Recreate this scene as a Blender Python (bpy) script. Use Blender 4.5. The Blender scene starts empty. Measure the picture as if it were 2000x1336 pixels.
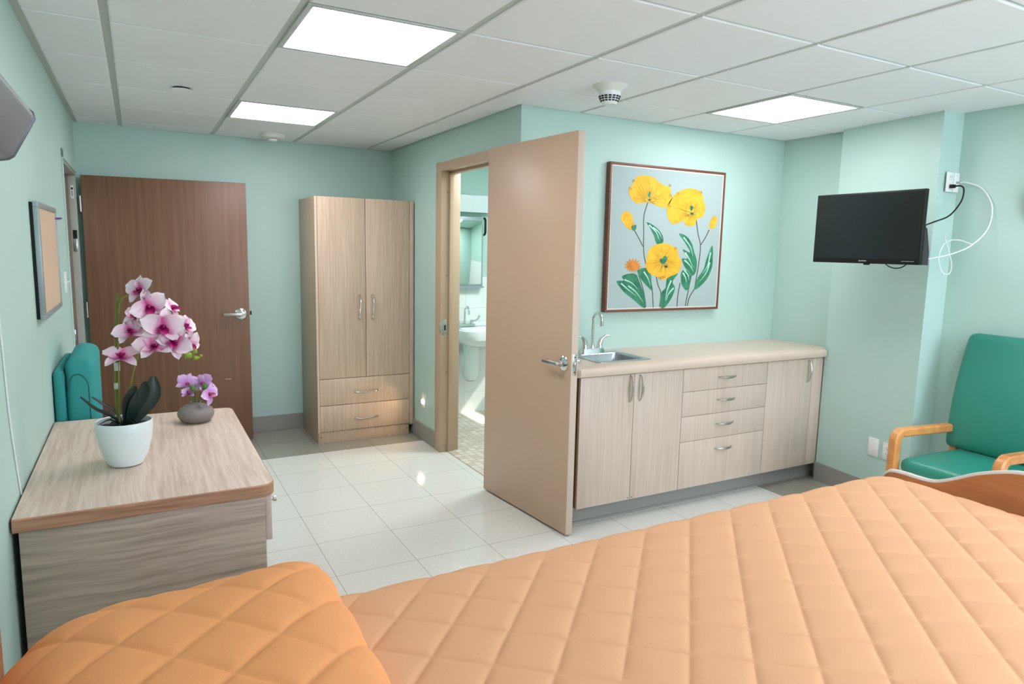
import bpy, bmesh, math, random
import numpy as np
from mathutils import Matrix, Vector, Quaternion
random.seed(7)
SC = bpy.context.scene
COL = SC.collection
PI = math.pi

# ------------------------------------------------------------------ camera
YAW, PITCH, ROLL, FPX = .5036, -.1353, .0213, 1326.4
def cam_matrix():
    ca, sa = math.cos(YAW), math.sin(YAW); cb, sb = math.cos(PITCH), math.sin(PITCH)
    w = Vector((sa*cb, ca*cb, sb)); r0 = Vector((ca, -sa, 0)); u0 = r0.cross(w)
    r = r0*math.cos(ROLL) + u0*math.sin(ROLL); u = -r0*math.sin(ROLL) + u0*math.cos(ROLL)
    m = Matrix((r, u, -w)).transposed().to_4x4(); m.translation = Vector((0, 0, 1.549)); return m
cd = bpy.data.cameras.new('camera'); cam = bpy.data.objects.new('camera', cd); COL.objects.link(cam)
cam.matrix_world = cam_matrix(); cd.sensor_width = 36; cd.lens = 36*FPX/2000; cd.clip_start = .02
SC.camera = cam
# ------------------------------------------------------------------ world, exposure
W = bpy.data.worlds.new('daylight'); SC.world = W; W.use_nodes = True
W.node_tree.nodes['Background'].inputs[0].default_value = (.72, .86, 1, 1)
W.node_tree.nodes['Background'].inputs[1].default_value = 1.5
SC.view_settings.view_transform = 'Standard'; SC.view_settings.look = 'None'
SC.view_settings.gamma = 1; SC.view_settings.use_curve_mapping = False
SC.view_settings.exposure = 0.0
PANEL = 16.0          # strength of the ceiling light panels
def area(name, loc, rot, sx, sy, power, col):
    l = bpy.data.lights.new(name, 'AREA'); l.shape = 'RECTANGLE'; l.size = sx; l.size_y = sy
    l.energy = power; l.color = col
    o = bpy.data.objects.new(name, l); COL.objects.link(o); o.location = loc; o.rotation_euler = rot; return o
# daylight coming in through the window wall behind the camera (outside the opening, facing in)
area('window_daylight', (2.9, -1.95, 1.65), (math.radians(106), 0, 0), 2.6, 1.5, 118, (.79, .87, 1))
sl = bpy.data.lights.new('sun', 'SUN'); sl.energy = 9; sl.angle = .01; sl.color = (1, .96, .9)
so = bpy.data.objects.new('sun', sl); COL.objects.link(so); so.location = (8, 4, 6)
so.rotation_euler = Vector((-1, .2, -1.3)).to_track_quat('-Z', 'Y').to_euler()

# ------------------------------------------------------------------ materials
def S(r, g, b):
    f = lambda c: (c/255/12.92) if c/255 <= .04045 else ((c/255+.055)/1.055)**2.4
    return (f(r), f(g), f(b), 1)
def new_mat(name):
    m = bpy.data.materials.new(name); m.use_nodes = True
    return m, m.node_tree.nodes, m.node_tree.links, m.node_tree.nodes['Principled BSDF']
def bump(n, l, b, src, strength, dist=.002):
    bp = n.new('ShaderNodeBump'); bp.inputs['Strength'].default_value = strength; bp.inputs['Distance'].default_value = dist
    l.new(src, bp.inputs['Height']); l.new(bp.outputs[0], b.inputs['Normal'])
def plain(name, col, rough=.5, metal=0, noise=0, nscale=60, bmp=0, coat=0, var=.06, spec=.5):
    m, n, l, b = new_mat(name)
    b.inputs['Roughness'].default_value = rough; b.inputs['Metallic'].default_value = metal
    b.inputs['Base Color'].default_value = col; b.inputs['Specular IOR Level'].default_value = spec
    if coat: b.inputs['Coat Weight'].default_value = coat; b.inputs['Coat Roughness'].default_value = .1
    tc = n.new('ShaderNodeTexCoord'); nz = n.new('ShaderNodeTexNoise'); nz.inputs['Scale'].default_value = nscale
    nz.inputs['Detail'].default_value = 4; l.new(tc.outputs['Object'], nz.inputs['Vector'])
    mx = n.new('ShaderNodeMix'); mx.data_type = 'RGBA'; mx.blend_type = 'MULTIPLY'; mx.inputs[0].default_value = 1
    rp = n.new('ShaderNodeValToRGB'); rp.color_ramp.elements[0].color = (1-var, 1-var, 1-var, 1); rp.color_ramp.elements[1].color = (1, 1, 1, 1)
    rp.color_ramp.elements[0].position = .3; rp.color_ramp.elements[1].position = .7
    l.new(nz.outputs['Fac'], rp.inputs[0]); mx.inputs[6].default_value = col; l.new(rp.outputs[0], mx.inputs[7])
    l.new(mx.outputs[2], b.inputs['Base Color'])
    if bmp: bump(n, l, b, nz.outputs['Fac'], bmp)
    return m
def wood(name, c1, c2, scale, rough=.45, thr=(.35, .65), detail=6, coat=0, warp=.0, bmp=.05):
    m, n, l, b = new_mat(name)
    tc = n.new('ShaderNodeTexCoord'); mp = n.new('ShaderNodeMapping'); mp.inputs['Scale'].default_value = scale
    src = tc.outputs['Object']
    if warp:
        wn = n.new('ShaderNodeTexNoise'); wn.inputs['Scale'].default_value = 3; l.new(src, wn.inputs['Vector'])
        sb = n.new('ShaderNodeVectorMath'); sb.operation = 'SCALE'; sb.inputs['Scale'].default_value = warp; l.new(wn.outputs['Color'], sb.inputs[0])
        ad = n.new('ShaderNodeVectorMath'); ad.operation = 'ADD'; l.new(src, ad.inputs[0]); l.new(sb.outputs[0], ad.inputs[1]); src = ad.outputs[0]
    l.new(src, mp.inputs[0])
    nz = n.new('ShaderNodeTexNoise'); nz.inputs['Scale'].default_value = 1; nz.inputs['Detail'].default_value = detail; nz.inputs['Roughness'].default_value = .65
    l.new(mp.outputs[0], nz.inputs['Vector'])
    rp = n.new('ShaderNodeValToRGB'); e = rp.color_ramp.elements
    e[0].position, e[0].color = thr[0], c1; e[1].position, e[1].color = thr[1], c2
    l.new(nz.outputs['Fac'], rp.inputs[0]); l.new(rp.outputs[0], b.inputs['Base Color'])
    b.inputs['Roughness'].default_value = rough
    if coat: b.inputs['Coat Weight'].default_value = coat
    if bmp: bump(n, l, b, nz.outputs['Fac'], bmp)
    return m
def emit(name, col, s):
    m, n, l, b = new_mat(name); b.inputs['Base Color'].default_value = (.8, .8, .8, 1)
    b.inputs['Emission Color'].default_value = col; b.inputs['Emission Strength'].default_value = s; return m
def brick(name, c1, c2, mortar, bw, rh, msize, loc, rough, border=None, axes='XY', bias=0, var=.04):
    m, n, l, b = new_mat(name)
    tc = n.new('ShaderNodeTexCoord'); mp = n.new('ShaderNodeMapping'); mp.inputs['Location'].default_value = loc
    if axes == 'XZ': mp.inputs['Rotation'].default_value = (PI/2, 0, 0)
    l.new(tc.outputs['Object'], mp.inputs[0])
    if axes == 'XZ':
        sp = n.new('ShaderNodeSeparateXYZ'); l.new(tc.outputs['Object'], sp.inputs[0]); cb = n.new('ShaderNodeCombineXYZ')
        ax = n.new('ShaderNodeMath'); ax.operation = 'ADD'; l.new(sp.outputs[0], ax.inputs[0]); l.new(sp.outputs[1], ax.inputs[1])
        l.new(ax.outputs[0], cb.inputs[0]); l.new(sp.outputs[2], cb.inputs[1]); vec = cb.outputs[0]
    else: vec = mp.outputs[0]
    bt = n.new('ShaderNodeTexBrick'); bt.offset = 0; bt.squash = 1
    bt.inputs['Scale'].default_value = 1; bt.inputs['Brick Width'].default_value = bw; bt.inputs['Row Height'].default_value = rh
    bt.inputs['Mortar Size'].default_value = msize; bt.inputs['Mortar Smooth'].default_value = .2; bt.inputs['Bias'].default_value = bias
    bt.inputs['Color1'].default_value = c1; bt.inputs['Color2'].default_value = c2; bt.inputs['Mortar'].default_value = mortar
    l.new(vec, bt.inputs['Vector']); out = bt.outputs['Color']
    nz = n.new('ShaderNodeTexNoise'); nz.inputs['Scale'].default_value = 45; nz.inputs['Detail'].default_value = 8; l.new(tc.outputs['Object'], nz.inputs['Vector'])
    rp = n.new('ShaderNodeValToRGB'); rp.color_ramp.elements[0].color = (1-var, 1-var, 1-var*1.2, 1); rp.color_ramp.elements[0].position = .35; rp.color_ramp.elements[1].position = .6
    l.new(nz.outputs['Fac'], rp.inputs[0])
    mx = n.new('ShaderNodeMix'); mx.data_type = 'RGBA'; mx.blend_type = 'MULTIPLY'; mx.inputs[0].default_value = 1
    l.new(out, mx.inputs[6]); l.new(rp.outputs[0], mx.inputs[7]); out = mx.outputs[2]
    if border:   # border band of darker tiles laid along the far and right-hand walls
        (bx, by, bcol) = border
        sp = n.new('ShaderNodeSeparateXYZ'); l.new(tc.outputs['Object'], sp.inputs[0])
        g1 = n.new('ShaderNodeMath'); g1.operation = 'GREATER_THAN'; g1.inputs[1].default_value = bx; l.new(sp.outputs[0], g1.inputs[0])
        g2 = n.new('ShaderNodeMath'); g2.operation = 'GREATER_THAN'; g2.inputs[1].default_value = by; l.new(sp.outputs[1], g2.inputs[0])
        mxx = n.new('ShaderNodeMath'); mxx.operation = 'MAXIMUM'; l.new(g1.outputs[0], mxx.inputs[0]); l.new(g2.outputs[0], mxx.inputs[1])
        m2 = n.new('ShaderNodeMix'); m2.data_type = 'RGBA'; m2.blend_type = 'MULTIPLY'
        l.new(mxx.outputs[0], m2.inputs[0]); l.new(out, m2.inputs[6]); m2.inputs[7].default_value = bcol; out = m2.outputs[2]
    l.new(out, b.inputs['Base Color']); b.inputs['Roughness'].default_value = rough
    inv = n.new('ShaderNodeMath'); inv.operation = 'SUBTRACT'; inv.inputs[0].default_value = 1; l.new(bt.outputs['Fac'], inv.inputs[1])
    bump(n, l, b, inv.outputs[0], .15, .001)
    return m
def uv_ramp(name, stops, rough=.5, sheen=0, sub=0):
    m, n, l, b = new_mat(name)
    tc = n.new('ShaderNodeTexCoord'); sp = n.new('ShaderNodeSeparateXYZ'); l.new(tc.outputs['UV'], sp.inputs[0])
    rp = n.new('ShaderNodeValToRGB'); e = rp.color_ramp.elements
    while len(e) < len(stops): e.new(.5)
    for k, (p, c) in enumerate(stops): e[k].position = p; e[k].color = c
    l.new(sp.outputs[0], rp.inputs[0]); l.new(rp.outputs[0], b.inputs['Base Color']); b.inputs['Roughness'].default_value = rough
    if sub: b.inputs['Subsurface Weight'].default_value = sub; b.inputs['Subsurface Radius'].default_value = (.01, .006, .006)
    return m

M = {}
M['mint'] = plain('mint_wall_paint', S(184, 213, 204), .55, nscale=180, bmp=.04, var=.02)
M['grid'] = plain('ceiling_grid_metal', S(196, 202, 198), .45, var=.02)
M['tile'] = plain('ceiling_tile', S(242, 244, 246), .8, nscale=300, bmp=.06, var=.02)
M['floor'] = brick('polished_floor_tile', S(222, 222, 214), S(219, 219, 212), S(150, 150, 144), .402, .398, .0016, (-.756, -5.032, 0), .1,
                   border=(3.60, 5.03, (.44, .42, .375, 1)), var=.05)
M['mosaic'] = brick('mosaic_floor', S(222, 212, 200), S(188, 172, 156), S(140, 125, 112), .056, .056, .0022, (0, 0, 0), .3, bias=-.1)
M['walltile'] = brick('white_wall_tile', S(238, 242, 240), S(236, 240, 239), S(205, 212, 210), .30, .20, .0015, (0, 0, 0), .12, axes='XZ', var=.01)
M['tileedge'] = plain('white_paint', S(214, 224, 228), .4, var=.02)
M['base'] = plain('grey_vinyl_base', S(152, 152, 146), .5, var=.05)
M['cream'] = plain('tan_frame_paint', S(192, 164, 138), .35, nscale=200, bmp=.02, var=.02)
M['tan'] = plain('tan_door_paint', S(206, 174, 147), .38, nscale=220, bmp=.03, var=.02)
M['tanedge'] = plain('pale_door_edge', S(208, 190, 174), .4, var=.02)
M['doorwood'] = wood('brown_door_veneer', S(118, 82, 60), S(134, 97, 74), (40, 40, 1.1), .42)
M['doorbrown'] = plain('dark_brown_edge', S(92, 64, 48), .5)
M['jamb'] = plain('grey_jamb_paint', S(170, 172, 162), .5, nscale=20, var=.08)
M['jambbrown'] = plain('brown_jamb', S(126, 104, 90), .5, var=.08)
M['wardrobe'] = wood('wardrobe_laminate', S(192, 165, 141), S(212, 188, 165), (100, 100, 2.4), .4, warp=.015)
M['wardrobe_edge'] = plain('wardrobe_edge_band', S(212, 190, 168), .4, var=.04)
M['wardrobe_side'] = wood('wardrobe_side_laminate', S(176, 152, 126), S(192, 168, 142), (50, 50, 2), .4)
M['cab'] = wood('cabinet_laminate', S(192, 172, 156), S(211, 194, 180), (120, 120, 1.8), .42, thr=(.3, .6), warp=.006)
M['cabin'] = plain('shaded_cabinet_carcass', S(120, 92, 72), .6)  # brown puts the shadow on the cabinet sides into the colour
M['gap'] = plain('dark_gap', S(60, 50, 42), .8)
M['counter'] = plain('cream_countertop', S(212, 192, 175), .32, nscale=300, var=.03)
M['desktop'] = wood('desk_top_laminate', S(192, 166, 148), S(220, 201, 185), (70, 3.2, 20), .42, thr=(.32, .60), warp=.03)
M['deskside'] = wood('desk_side_laminate', S(140, 123, 110), S(190, 171, 157), (2.4, 20, 60), .5, thr=(.30, .64), warp=.04)
M['deskedge'] = wood('desk_edge_band', S(146, 104, 80), S(186, 140, 112), (4, 4, 90), .45)
M['deskfront'] = wood('desk_drawer_laminate', S(190, 172, 164), S(206, 190, 182), (30, 3, 30), .5)
M['chrome'] = plain('chrome', (.75, .76, .77, 1), .12, 1, var=.02)
M['satin'] = plain('satin_nickel', (.58, .56, .53, 1), .3, 1, var=.04)
M['nickel'] = plain('pale_nickel', (.72, .68, .62, 1), .25, 1, var=.03)
M['steel'] = plain('brushed_steel', (.50, .53, .56, 1), .28, 1, nscale=90, var=.1)
M['alu'] = plain('aluminium_frame', S(160, 172, 176), .4, .35, var=.03)
M['lampgrey'] = plain('grey_lamp_housing', S(150, 152, 158), .35, .3, var=.03)
M['lampdark'] = plain('dark_grey_trim', S(104, 110, 120), .35, .3, var=.03)
M['white'] = plain('white_plastic', S(236, 238, 236), .35, var=.02)
M['offwhite'] = plain('offwhite_plastic', S(226, 226, 218), .4, var=.02)
M['black'] = plain('black_plastic', S(18, 19, 20), .45, var=.05, spec=.3)
M['dark'] = plain('dark_slot', S(30, 32, 32), .6)
M['screen'] = plain('tv_screen', S(24, 32, 34), .22, var=.02, spec=.4)
M['badge'] = plain('pale_badge', S(190, 195, 195), .3, .5)
M['cork'] = plain('cork', S(218, 188, 160), .9, nscale=260, bmp=.3, var=.14)
M['purple'] = plain('purple_plastic', S(110, 50, 150), .3)
M['teal'] = plain('teal_vinyl', S(46, 140, 122), .36, nscale=350, bmp=.05, var=.05)
M['tealfab'] = plain('turquoise_fabric', S(46, 150, 148), .8, nscale=420, bmp=.25, var=.12)
M['tealseam'] = plain('dark_teal_piping', S(28, 96, 96), .7)
M['oak'] = wood('honey_oak', S(186, 116, 58), S(226, 158, 92), (6, 6, 6), .35, coat=.2)
M['quilt'] = plain('peach_quilt', S(222, 170, 130), .85, nscale=500, bmp=.12, var=.05, spec=.2)
M['quilt2'] = plain('peach_sham', S(238, 164, 108), .85, nscale=500, bmp=.12, var=.05, spec=.2)
M['mattress'] = plain('white_mattress', S(222, 222, 218), .8)
M['bedwood'] = wood('bed_board_wood', S(170, 104, 58), S(196, 130, 78), (3, 3, 22), .4)
M['bededge'] = plain('pale_board_edge', S(214, 208, 200), .4)
M['framewood'] = plain('brown_picture_frame', S(122, 72, 48), .4, nscale=20, var=.15)
M['liner'] = plain('white_liner', S(222, 224, 216), .6)
M['canvas'] = plain('pale_blue_canvas', S(166, 184, 182), .8, nscale=400, bmp=.1, var=.03)
M['yellow'] = wood('yellow_petal_paint', S(222, 162, 26), S(236, 188, 56), (14, 14, 14), .7, bmp=0)
M['ochre'] = plain('ochre_line_paint', S(168, 124, 30), .7)
M['orange'] = wood('orange_petal_paint', S(190, 110, 30), S(222, 142, 48), (30, 30, 30), .7, bmp=0)
M['leafpaint'] = wood('green_leaf_paint', S(20, 100, 70), S(64, 142, 104), (26, 26, 14), .7, bmp=0)
M['leafpale'] = plain('pale_leaf_highlight', S(176, 216, 204), .7)
M['stempaint'] = plain('dark_stem_paint', S(74, 78, 62), .7)
M['pot'] = plain('white_glazed_pot', S(226, 236, 238), .3, var=.02)
M['vase'] = plain('grey_matte_vase', S(128, 120, 116), .55, var=.04)
M['soil'] = plain('dark_moss', S(48, 46, 38), .9, nscale=80, bmp=.6, var=.4)
M['leaf'] = plain('dark_green_leaf', S(22, 44, 38), .35, nscale=12, var=.25)
M['stem'] = plain('green_stem', S(120, 138, 44), .5, nscale=30, var=.2)
M['stake'] = plain('olive_stake', S(104, 108, 36), .45, nscale=25, var=.25)
M['clip'] = plain('clear_clip', S(170, 180, 160), .15)
M['bud'] = plain('lime_bud', S(140, 164, 40), .45, nscale=40, var=.2)
M['budd'] = plain('green_bud', S(74, 120, 40), .45, nscale=40, var=.2)
M['petal'] = uv_ramp('pink_white_petal', [(0, S(186, 36, 120)), (.16, S(216, 104, 166)), (.42, S(238, 198, 218)), (.9, S(244, 228, 234)), (1, S(248, 240, 236))], .5, sub=.1)
M['lip'] = uv_ramp('magenta_lip', [(0, S(150, 10, 90)), (1, S(190, 30, 120))], .45)
M['lilac'] = uv_ramp('lilac_petal', [(0, S(188, 110, 180)), (.5, S(202, 160, 216)), (1, S(226, 196, 230))], .5, sub=.1)
M['lilaclip'] = uv_ramp('lilac_lip', [(0, S(170, 60, 110)), (1, S(220, 160, 180))], .45)
M['ceramic'] = plain('white_ceramic', S(240, 244, 244), .12, var=.01, coat=.3)
M['mirror'] = plain('mirror_glass', (.86, .92, .91, 1), .03, 1, var=0)
M['panel'] = emit('light_panel_diffuser', (.98, .945, 1.0, 1), PANEL)
M['bathfill'] = emit('bath_fill_diffuser', (.93, .98, 1, 1), 34)
M['night'] = emit('night_light_glow', (1, .80, .55, 1), 10)
M['concrete'] = plain('outer_wall', S(150, 150, 150), .8)

# ------------------------------------------------------------------ object helpers
def wm(o):
    m = Matrix.Identity(4)
    while o is not None: m = o.matrix_basis @ m; o = o.parent
    return m
def finish(name, bm, mats, parent=None, loc=None, local=False, smooth=35, kind=None):
    me = bpy.data.meshes.new(name)
    if parent is not None and not local: bm.transform(wm(parent).inverted())
    if parent is None and loc is not None: bm.transform(Matrix.Translation(-Vector(loc)))
    bm.normal_update(); bm.to_mesh(me); bm.free()
    if not isinstance(mats, (list, tuple)): mats = [mats]
    for m in mats: me.materials.append(M[m] if isinstance(m, str) else m)
    if smooth:
        for p in me.polygons: p.use_smooth = True
        try: me.set_sharp_from_angle(angle=math.radians(smooth))
        except Exception: pass
    o = bpy.data.objects.new(name, me); COL.objects.link(o)
    if parent is not None: o.parent = parent
    elif loc is not None: o.location = loc
    if kind: o['kind'] = kind
    return o
def part(name, bm, m, parent, label=None, local=False, smooth=35):
    o = finish(name, bm, m, parent, local=local, smooth=smooth)
    if label: o['label'] = label
    return o
def tag(o, label, cat, group=None, kind=None):
    o['label'] = label; o['category'] = cat
    if group: o['group'] = group
    if kind: o['kind'] = kind
    return o
def thing(name, label, cat, loc, rotz=0, group=None, kind=None):
    o = bpy.data.objects.new(name, None); COL.objects.link(o); o.empty_display_size = .1
    o.location = loc; o.rotation_euler = (0, 0, rotz)
    o.matrix_basis = Matrix.Translation(Vector(loc)) @ Matrix.Rotation(rotz, 4, 'Z')
    return tag(o, label, cat, group, kind)
def struct(name, bm, m, smooth=None, label=None):
    o = finish(name, bm, m, smooth=smooth, kind='structure')
    if label: o['label'] = label
    return o
def B(): return bmesh.new()
def box(bm, x0, x1, y0, y1, z0, z1, bev=0, seg=2, mi=0):
    vs = [bm.verts.new(p) for p in [(x0,y0,z0),(x1,y0,z0),(x1,y1,z0),(x0,y1,z0),(x0,y0,z1),(x1,y0,z1),(x1,y1,z1),(x0,y1,z1)]]
    fs = [bm.faces.new([vs[i] for i in f]) for f in [(3,2,1,0),(4,5,6,7),(0,1,5,4),(1,2,6,5),(2,3,7,6),(3,0,4,7)]]
    for f in fs: f.material_index = mi
    if bev:
        es = list({e for f in fs for e in f.edges})
        bmesh.ops.bevel(bm, geom=es, offset=bev, segments=seg, affect='EDGES', profile=.5, clamp_overlap=True)
    return bm
def loft(bm, loops, cap0=True, cap1=True, mi=0, closed=True):
    rows = [[bm.verts.new(p) for p in lp] for lp in loops]; n = len(rows[0])
    for a, b in zip(rows, rows[1:]):
        for i in range(n if closed else n-1):
            j = (i+1) % n; f = bm.faces.new((a[i], a[j], b[j], b[i])); f.material_index = mi
    if cap0: bm.faces.new(list(reversed(rows[0]))).material_index = mi
    if cap1: bm.faces.new(rows[-1]).material_index = mi
    return rows
def rrect(cx, cy, w, d, r, z, n=5):
    out = []
    for sx, sy, a0 in ((1,1,0),(-1,1,PI/2),(-1,-1,PI),(1,-1,1.5*PI)):
        for k in range(n+1):
            a = a0 + k*PI/2/n
            out.append((cx+sx*(w/2-r)+r*math.cos(a), cy+sy*(d/2-r)+r*math.sin(a), z))
    return out
def lathe(bm, prof, c=(0,0,0), seg=32, axis='Z', mi=0, sy=1):
    loops = []
    for r, h in prof:
        lp = []
        for k in range(seg):
            a = 2*PI*k/seg; x, y = max(r, 1e-5)*math.cos(a), max(r, 1e-5)*math.sin(a)*sy
            if axis == 'Z': p = (x, y, h)
            elif axis == 'X': p = (h, x, y)
            else: p = (y, h, x)
            lp.append((p[0]+c[0], p[1]+c[1], p[2]+c[2]))
        loops.append(lp)
    loft(bm, loops, True, True, mi); return bm
def prism(bm, pts, axis, a, b, bev=0, mi=0, seg=2):
    def P(p, t):
        if axis == 'X': return (t, p[0], p[1])
        if axis == 'Y': return (p[0], t, p[1])
        return (p[0], p[1], t)
    A = [bm.verts.new(P(p, a)) for p in pts]; C = [bm.verts.new(P(p, b)) for p in pts]
    fs = [bm.faces.new(A), bm.faces.new(list(reversed(C)))]; n = len(pts)
    for i in range(n): fs.append(bm.faces.new((A[i], C[i], C[(i+1) % n], A[(i+1) % n])))
    for f in fs: f.material_index = mi
    bmesh.ops.recalc_face_normals(bm, faces=fs)
    if bev:
        es = list({e for f in fs for e in f.edges if len(e.link_faces) == 2 and e.calc_face_angle(0) > .5})
        bmesh.ops.bevel(bm, geom=es, offset=bev, segments=seg, affect='EDGES', profile=.5, clamp_overlap=True)
    return bm
def smoothpath(pts, n=8):
    pts = [Vector(p) for p in pts]; out = []
    for i in range(len(pts)-1):
        p0 = pts[i-1] if i else pts[0]*2-pts[1]; p1, p2 = pts[i], pts[i+1]; p3 = pts[i+2] if i+2 < len(pts) else pts[-1]*2-pts[-2]
        for k in range(n):
            t = k/n
            out.append(.5*((2*p1)+(-p0+p2)*t+(2*p0-5*p1+4*p2-p3)*t*t+(-p0+3*p1-3*p2+p3)*t**3))
    out.append(pts[-1]); return out
def tube(bm, pts, r, seg=10, mi=0, flat=1.0, up=None):
    pts = [Vector(p) for p in pts]; n = len(pts)
    rs = r if callable(r) else (lambda t: r)
    T = [(pts[min(i+1, n-1)]-pts[max(i-1, 0)]).normalized() for i in range(n)]
    u = Vector(up) if up else (Vector((0,0,1)) if abs(T[0].z) < .9 else Vector((1,0,0)))
    loops = []
    for i in range(n):
        u = (u - T[i]*u.dot(T[i])).normalized(); v = T[i].cross(u); R = rs(i/(n-1))
        loops.append([pts[i]+u*(R*math.cos(2*PI*k/seg))+v*(R*flat*math.sin(2*PI*k/seg)) for k in range(seg)])
    loft(bm, loops, True, True, mi); return bm
def rbox(bm, c, half, r, n=10, puff=(0,0,0), mat=None, mi=0):
    t = bmesh.new(); bmesh.ops.create_cube(t, size=2); bmesh.ops.subdivide_edges(t, edges=t.edges[:], cuts=n, use_grid_fill=True)
    h = Vector(half)
    for v in t.verts:
        p = v.co.copy()
        for k in range(3):                                  # crowd the grid towards the rims
            q = p[k]; p[k] = math.copysign(1-(1-abs(q))**1.6, q) if abs(q) < 1 else q
        px, py, pz = p; p = Vector((p[0]*h[0], p[1]*h[1], p[2]*h[2]))
        inn = Vector([max(-(h[k]-r), min(h[k]-r, p[k])) for k in range(3)]); d = p-inn
        o = inn + (d.normalized()*r if d.length > 1e-9 else Vector((0,0,0)))
        o[0] += puff[0]*px*(1-py*py)*(1-pz*pz); o[1] += puff[1]*py*(1-px*px)*(1-pz*pz); o[2] += puff[2]*pz*(1-px*px)*(1-py*py)
        v.co = o
    if mat is not None: bmesh.ops.transform(t, matrix=mat, verts=t.verts)
    bmesh.ops.translate(t, vec=Vector(c), verts=t.verts)
    me = bpy.data.meshes.new('tmp'); t.to_mesh(me); t.free()
    k0 = len(bm.faces); bm.from_mesh(me); bpy.data.meshes.remove(me)
    bm.faces.ensure_lookup_table()
    for f in bm.faces[k0:]: f.material_index = mi
    return bm
def disk(bm, c, r, axis, t, seg=24): return lathe(bm, [(0, 0), (r, 0), (r, t), (0, t)], c, seg, axis)

# ------------------------------------------------------------------ room shell
LX, BY, BX, PY, RX, HC, NY = -.355, 5.83, 1.975, 3.53, 4.18, 2.378, -1.6
BX2, PY2, BBY = 2.10, 3.65, 5.75      # bathroom side of the walls, bathroom back wall
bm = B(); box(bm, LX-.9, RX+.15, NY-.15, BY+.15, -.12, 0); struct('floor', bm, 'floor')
bm = B(); box(bm, BX+.045, RX, PY2, BBY, 0, .006); struct('floor', bm, 'mosaic')
# left wall with the entry opening
bm = B()
EY0, EY1, EZ = 4.79, 5.76, 2.02
box(bm, LX-.12, LX, NY-.12, EY0, 0, HC+.1); box(bm, LX-.12, LX, EY1, BY+.12, 0, HC+.1); box(bm, LX-.12, LX, EY0, EY1, EZ, HC+.1)
struct('wall_left', bm, 'mint')
bm = B(); box(bm, LX-.9, LX-.8, NY, BY+.6, 0, 2.5); box(bm, LX-.9, LX-.12, BY+.5, BY+.6, 0, 2.5); box(bm, LX-.9, LX-.12, NY, EY0-.6, 0, 2.5); struct('wall_corridor', bm, 'jamb')
bm = B(); box(bm, LX-.12, BX2, BY, BY+.12, 0, HC+.1); struct('wall_back', bm, 'mint')
DY0, DY1, DZ = 3.80, 4.66, 2.10
bm = B(); box(bm, BX, BX2, PY, DY0-.03, 0, HC+.1); box(bm, BX, BX2, DY1+.03, BY, 0, HC+.1); box(bm, BX, BX2, DY0-.03, DY1+.03, DZ+.03, HC+.1)
struct('wall_bathroom_side', bm, 'mint')
bm = B(); box(bm, BX2, RX+.12, PY, PY2, 0, HC+.1); struct('wall_counter_side', bm, 'mint')
bm = B(); SWY0, SWY1, SWZ0, SWZ1 = 4.9, 5.6, 1.84, 2.2
box(bm, RX, RX+.12, NY-.12, PY, 0, HC+.1); struct('wall_right', bm, 'mint')
bm = B(); box(bm, RX, RX+.12, PY2, SWY0, 0, HC+.1); box(bm, RX, RX+.12, SWY1, BBY+.12, 0, HC+.1)
box(bm, RX, RX+.12, SWY0, SWY1, 0, SWZ0); box(bm, RX, RX+.12, SWY0, SWY1, SWZ1, HC+.1); struct('wall_bathroom_right', bm, 'mint')
PF, PN = (4.088, 2.99), (4.0, 2.30)     # pillar corners, far and near
bm = B(); prism(bm, [PF, PN, (RX, PN[1]-.01), (RX, PF[1])], 'Z', 0, HC+.02); struct('wall_pillar', bm, 'mint')
WX0, WX1, WZ0, WZ1 = 1.5, 4.0, .95, 2.2
bm = B(); box(bm, LX-.12, WX0, NY-.12, NY, 0, HC+.1); box(bm, WX1, RX+.12, NY-.12, NY, 0, HC+.1)
box(bm, WX0, WX1, NY-.12, NY, 0, WZ0); box(bm, WX0, WX1, NY-.12, NY, WZ1, HC+.1); struct('wall_near', bm, 'mint')
def window(nm, axis, a0, a1, z0, z1, p0, p1, mull):
    bm = B(); f = .05
    def bx(u0, u1, v0, v1):
        if axis == 'X': box(bm, u0, u1, p0, p1, v0, v1, .004)
        else: box(bm, p0, p1, u0, u1, v0, v1, .004)
    bx(a0, a1, z0, z0+f); bx(a0, a1, z1-f, z1); bx(a0, a0+f, z0+f, z1-f); bx(a1-f, a1, z0+f, z1-f)
    for k in range(1, mull): c = a0+(a1-a0)*k/mull; bx(c-f/2, c+f/2, z0+f, z1-f)
    struct(nm, bm, 'white', 30)
window('window_1', 'X', WX0, WX1, WZ0, WZ1, NY-.09, NY-.03, 3)
window('window_2', 'Y', SWY0, SWY1, SWZ0, SWZ1, RX+.03, RX+.09, 1)
# bathroom shell
bm = B(); box(bm, BX2, RX, BBY, BBY+.08, 0, HC+.1); struct('wall_bathroom_back', bm, 'mint')
bm = B(); box(bm, BX2, RX, BBY-.012, BBY, .0, 1.29); box(bm, RX-.012, RX, PY2, BBY-.012, 0, 1.22); struct('trim_1', bm, 'walltile')
bm = B(); box(bm, BX2, RX, BBY-.10, BBY, 1.875, 2.03, .004); struct('trim_2', bm, 'tileedge', 30)
bm = B(); box(bm, BX2, RX, PY2, BBY, 2.40, 2.44); struct('ceiling', bm, 'mint')
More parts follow.
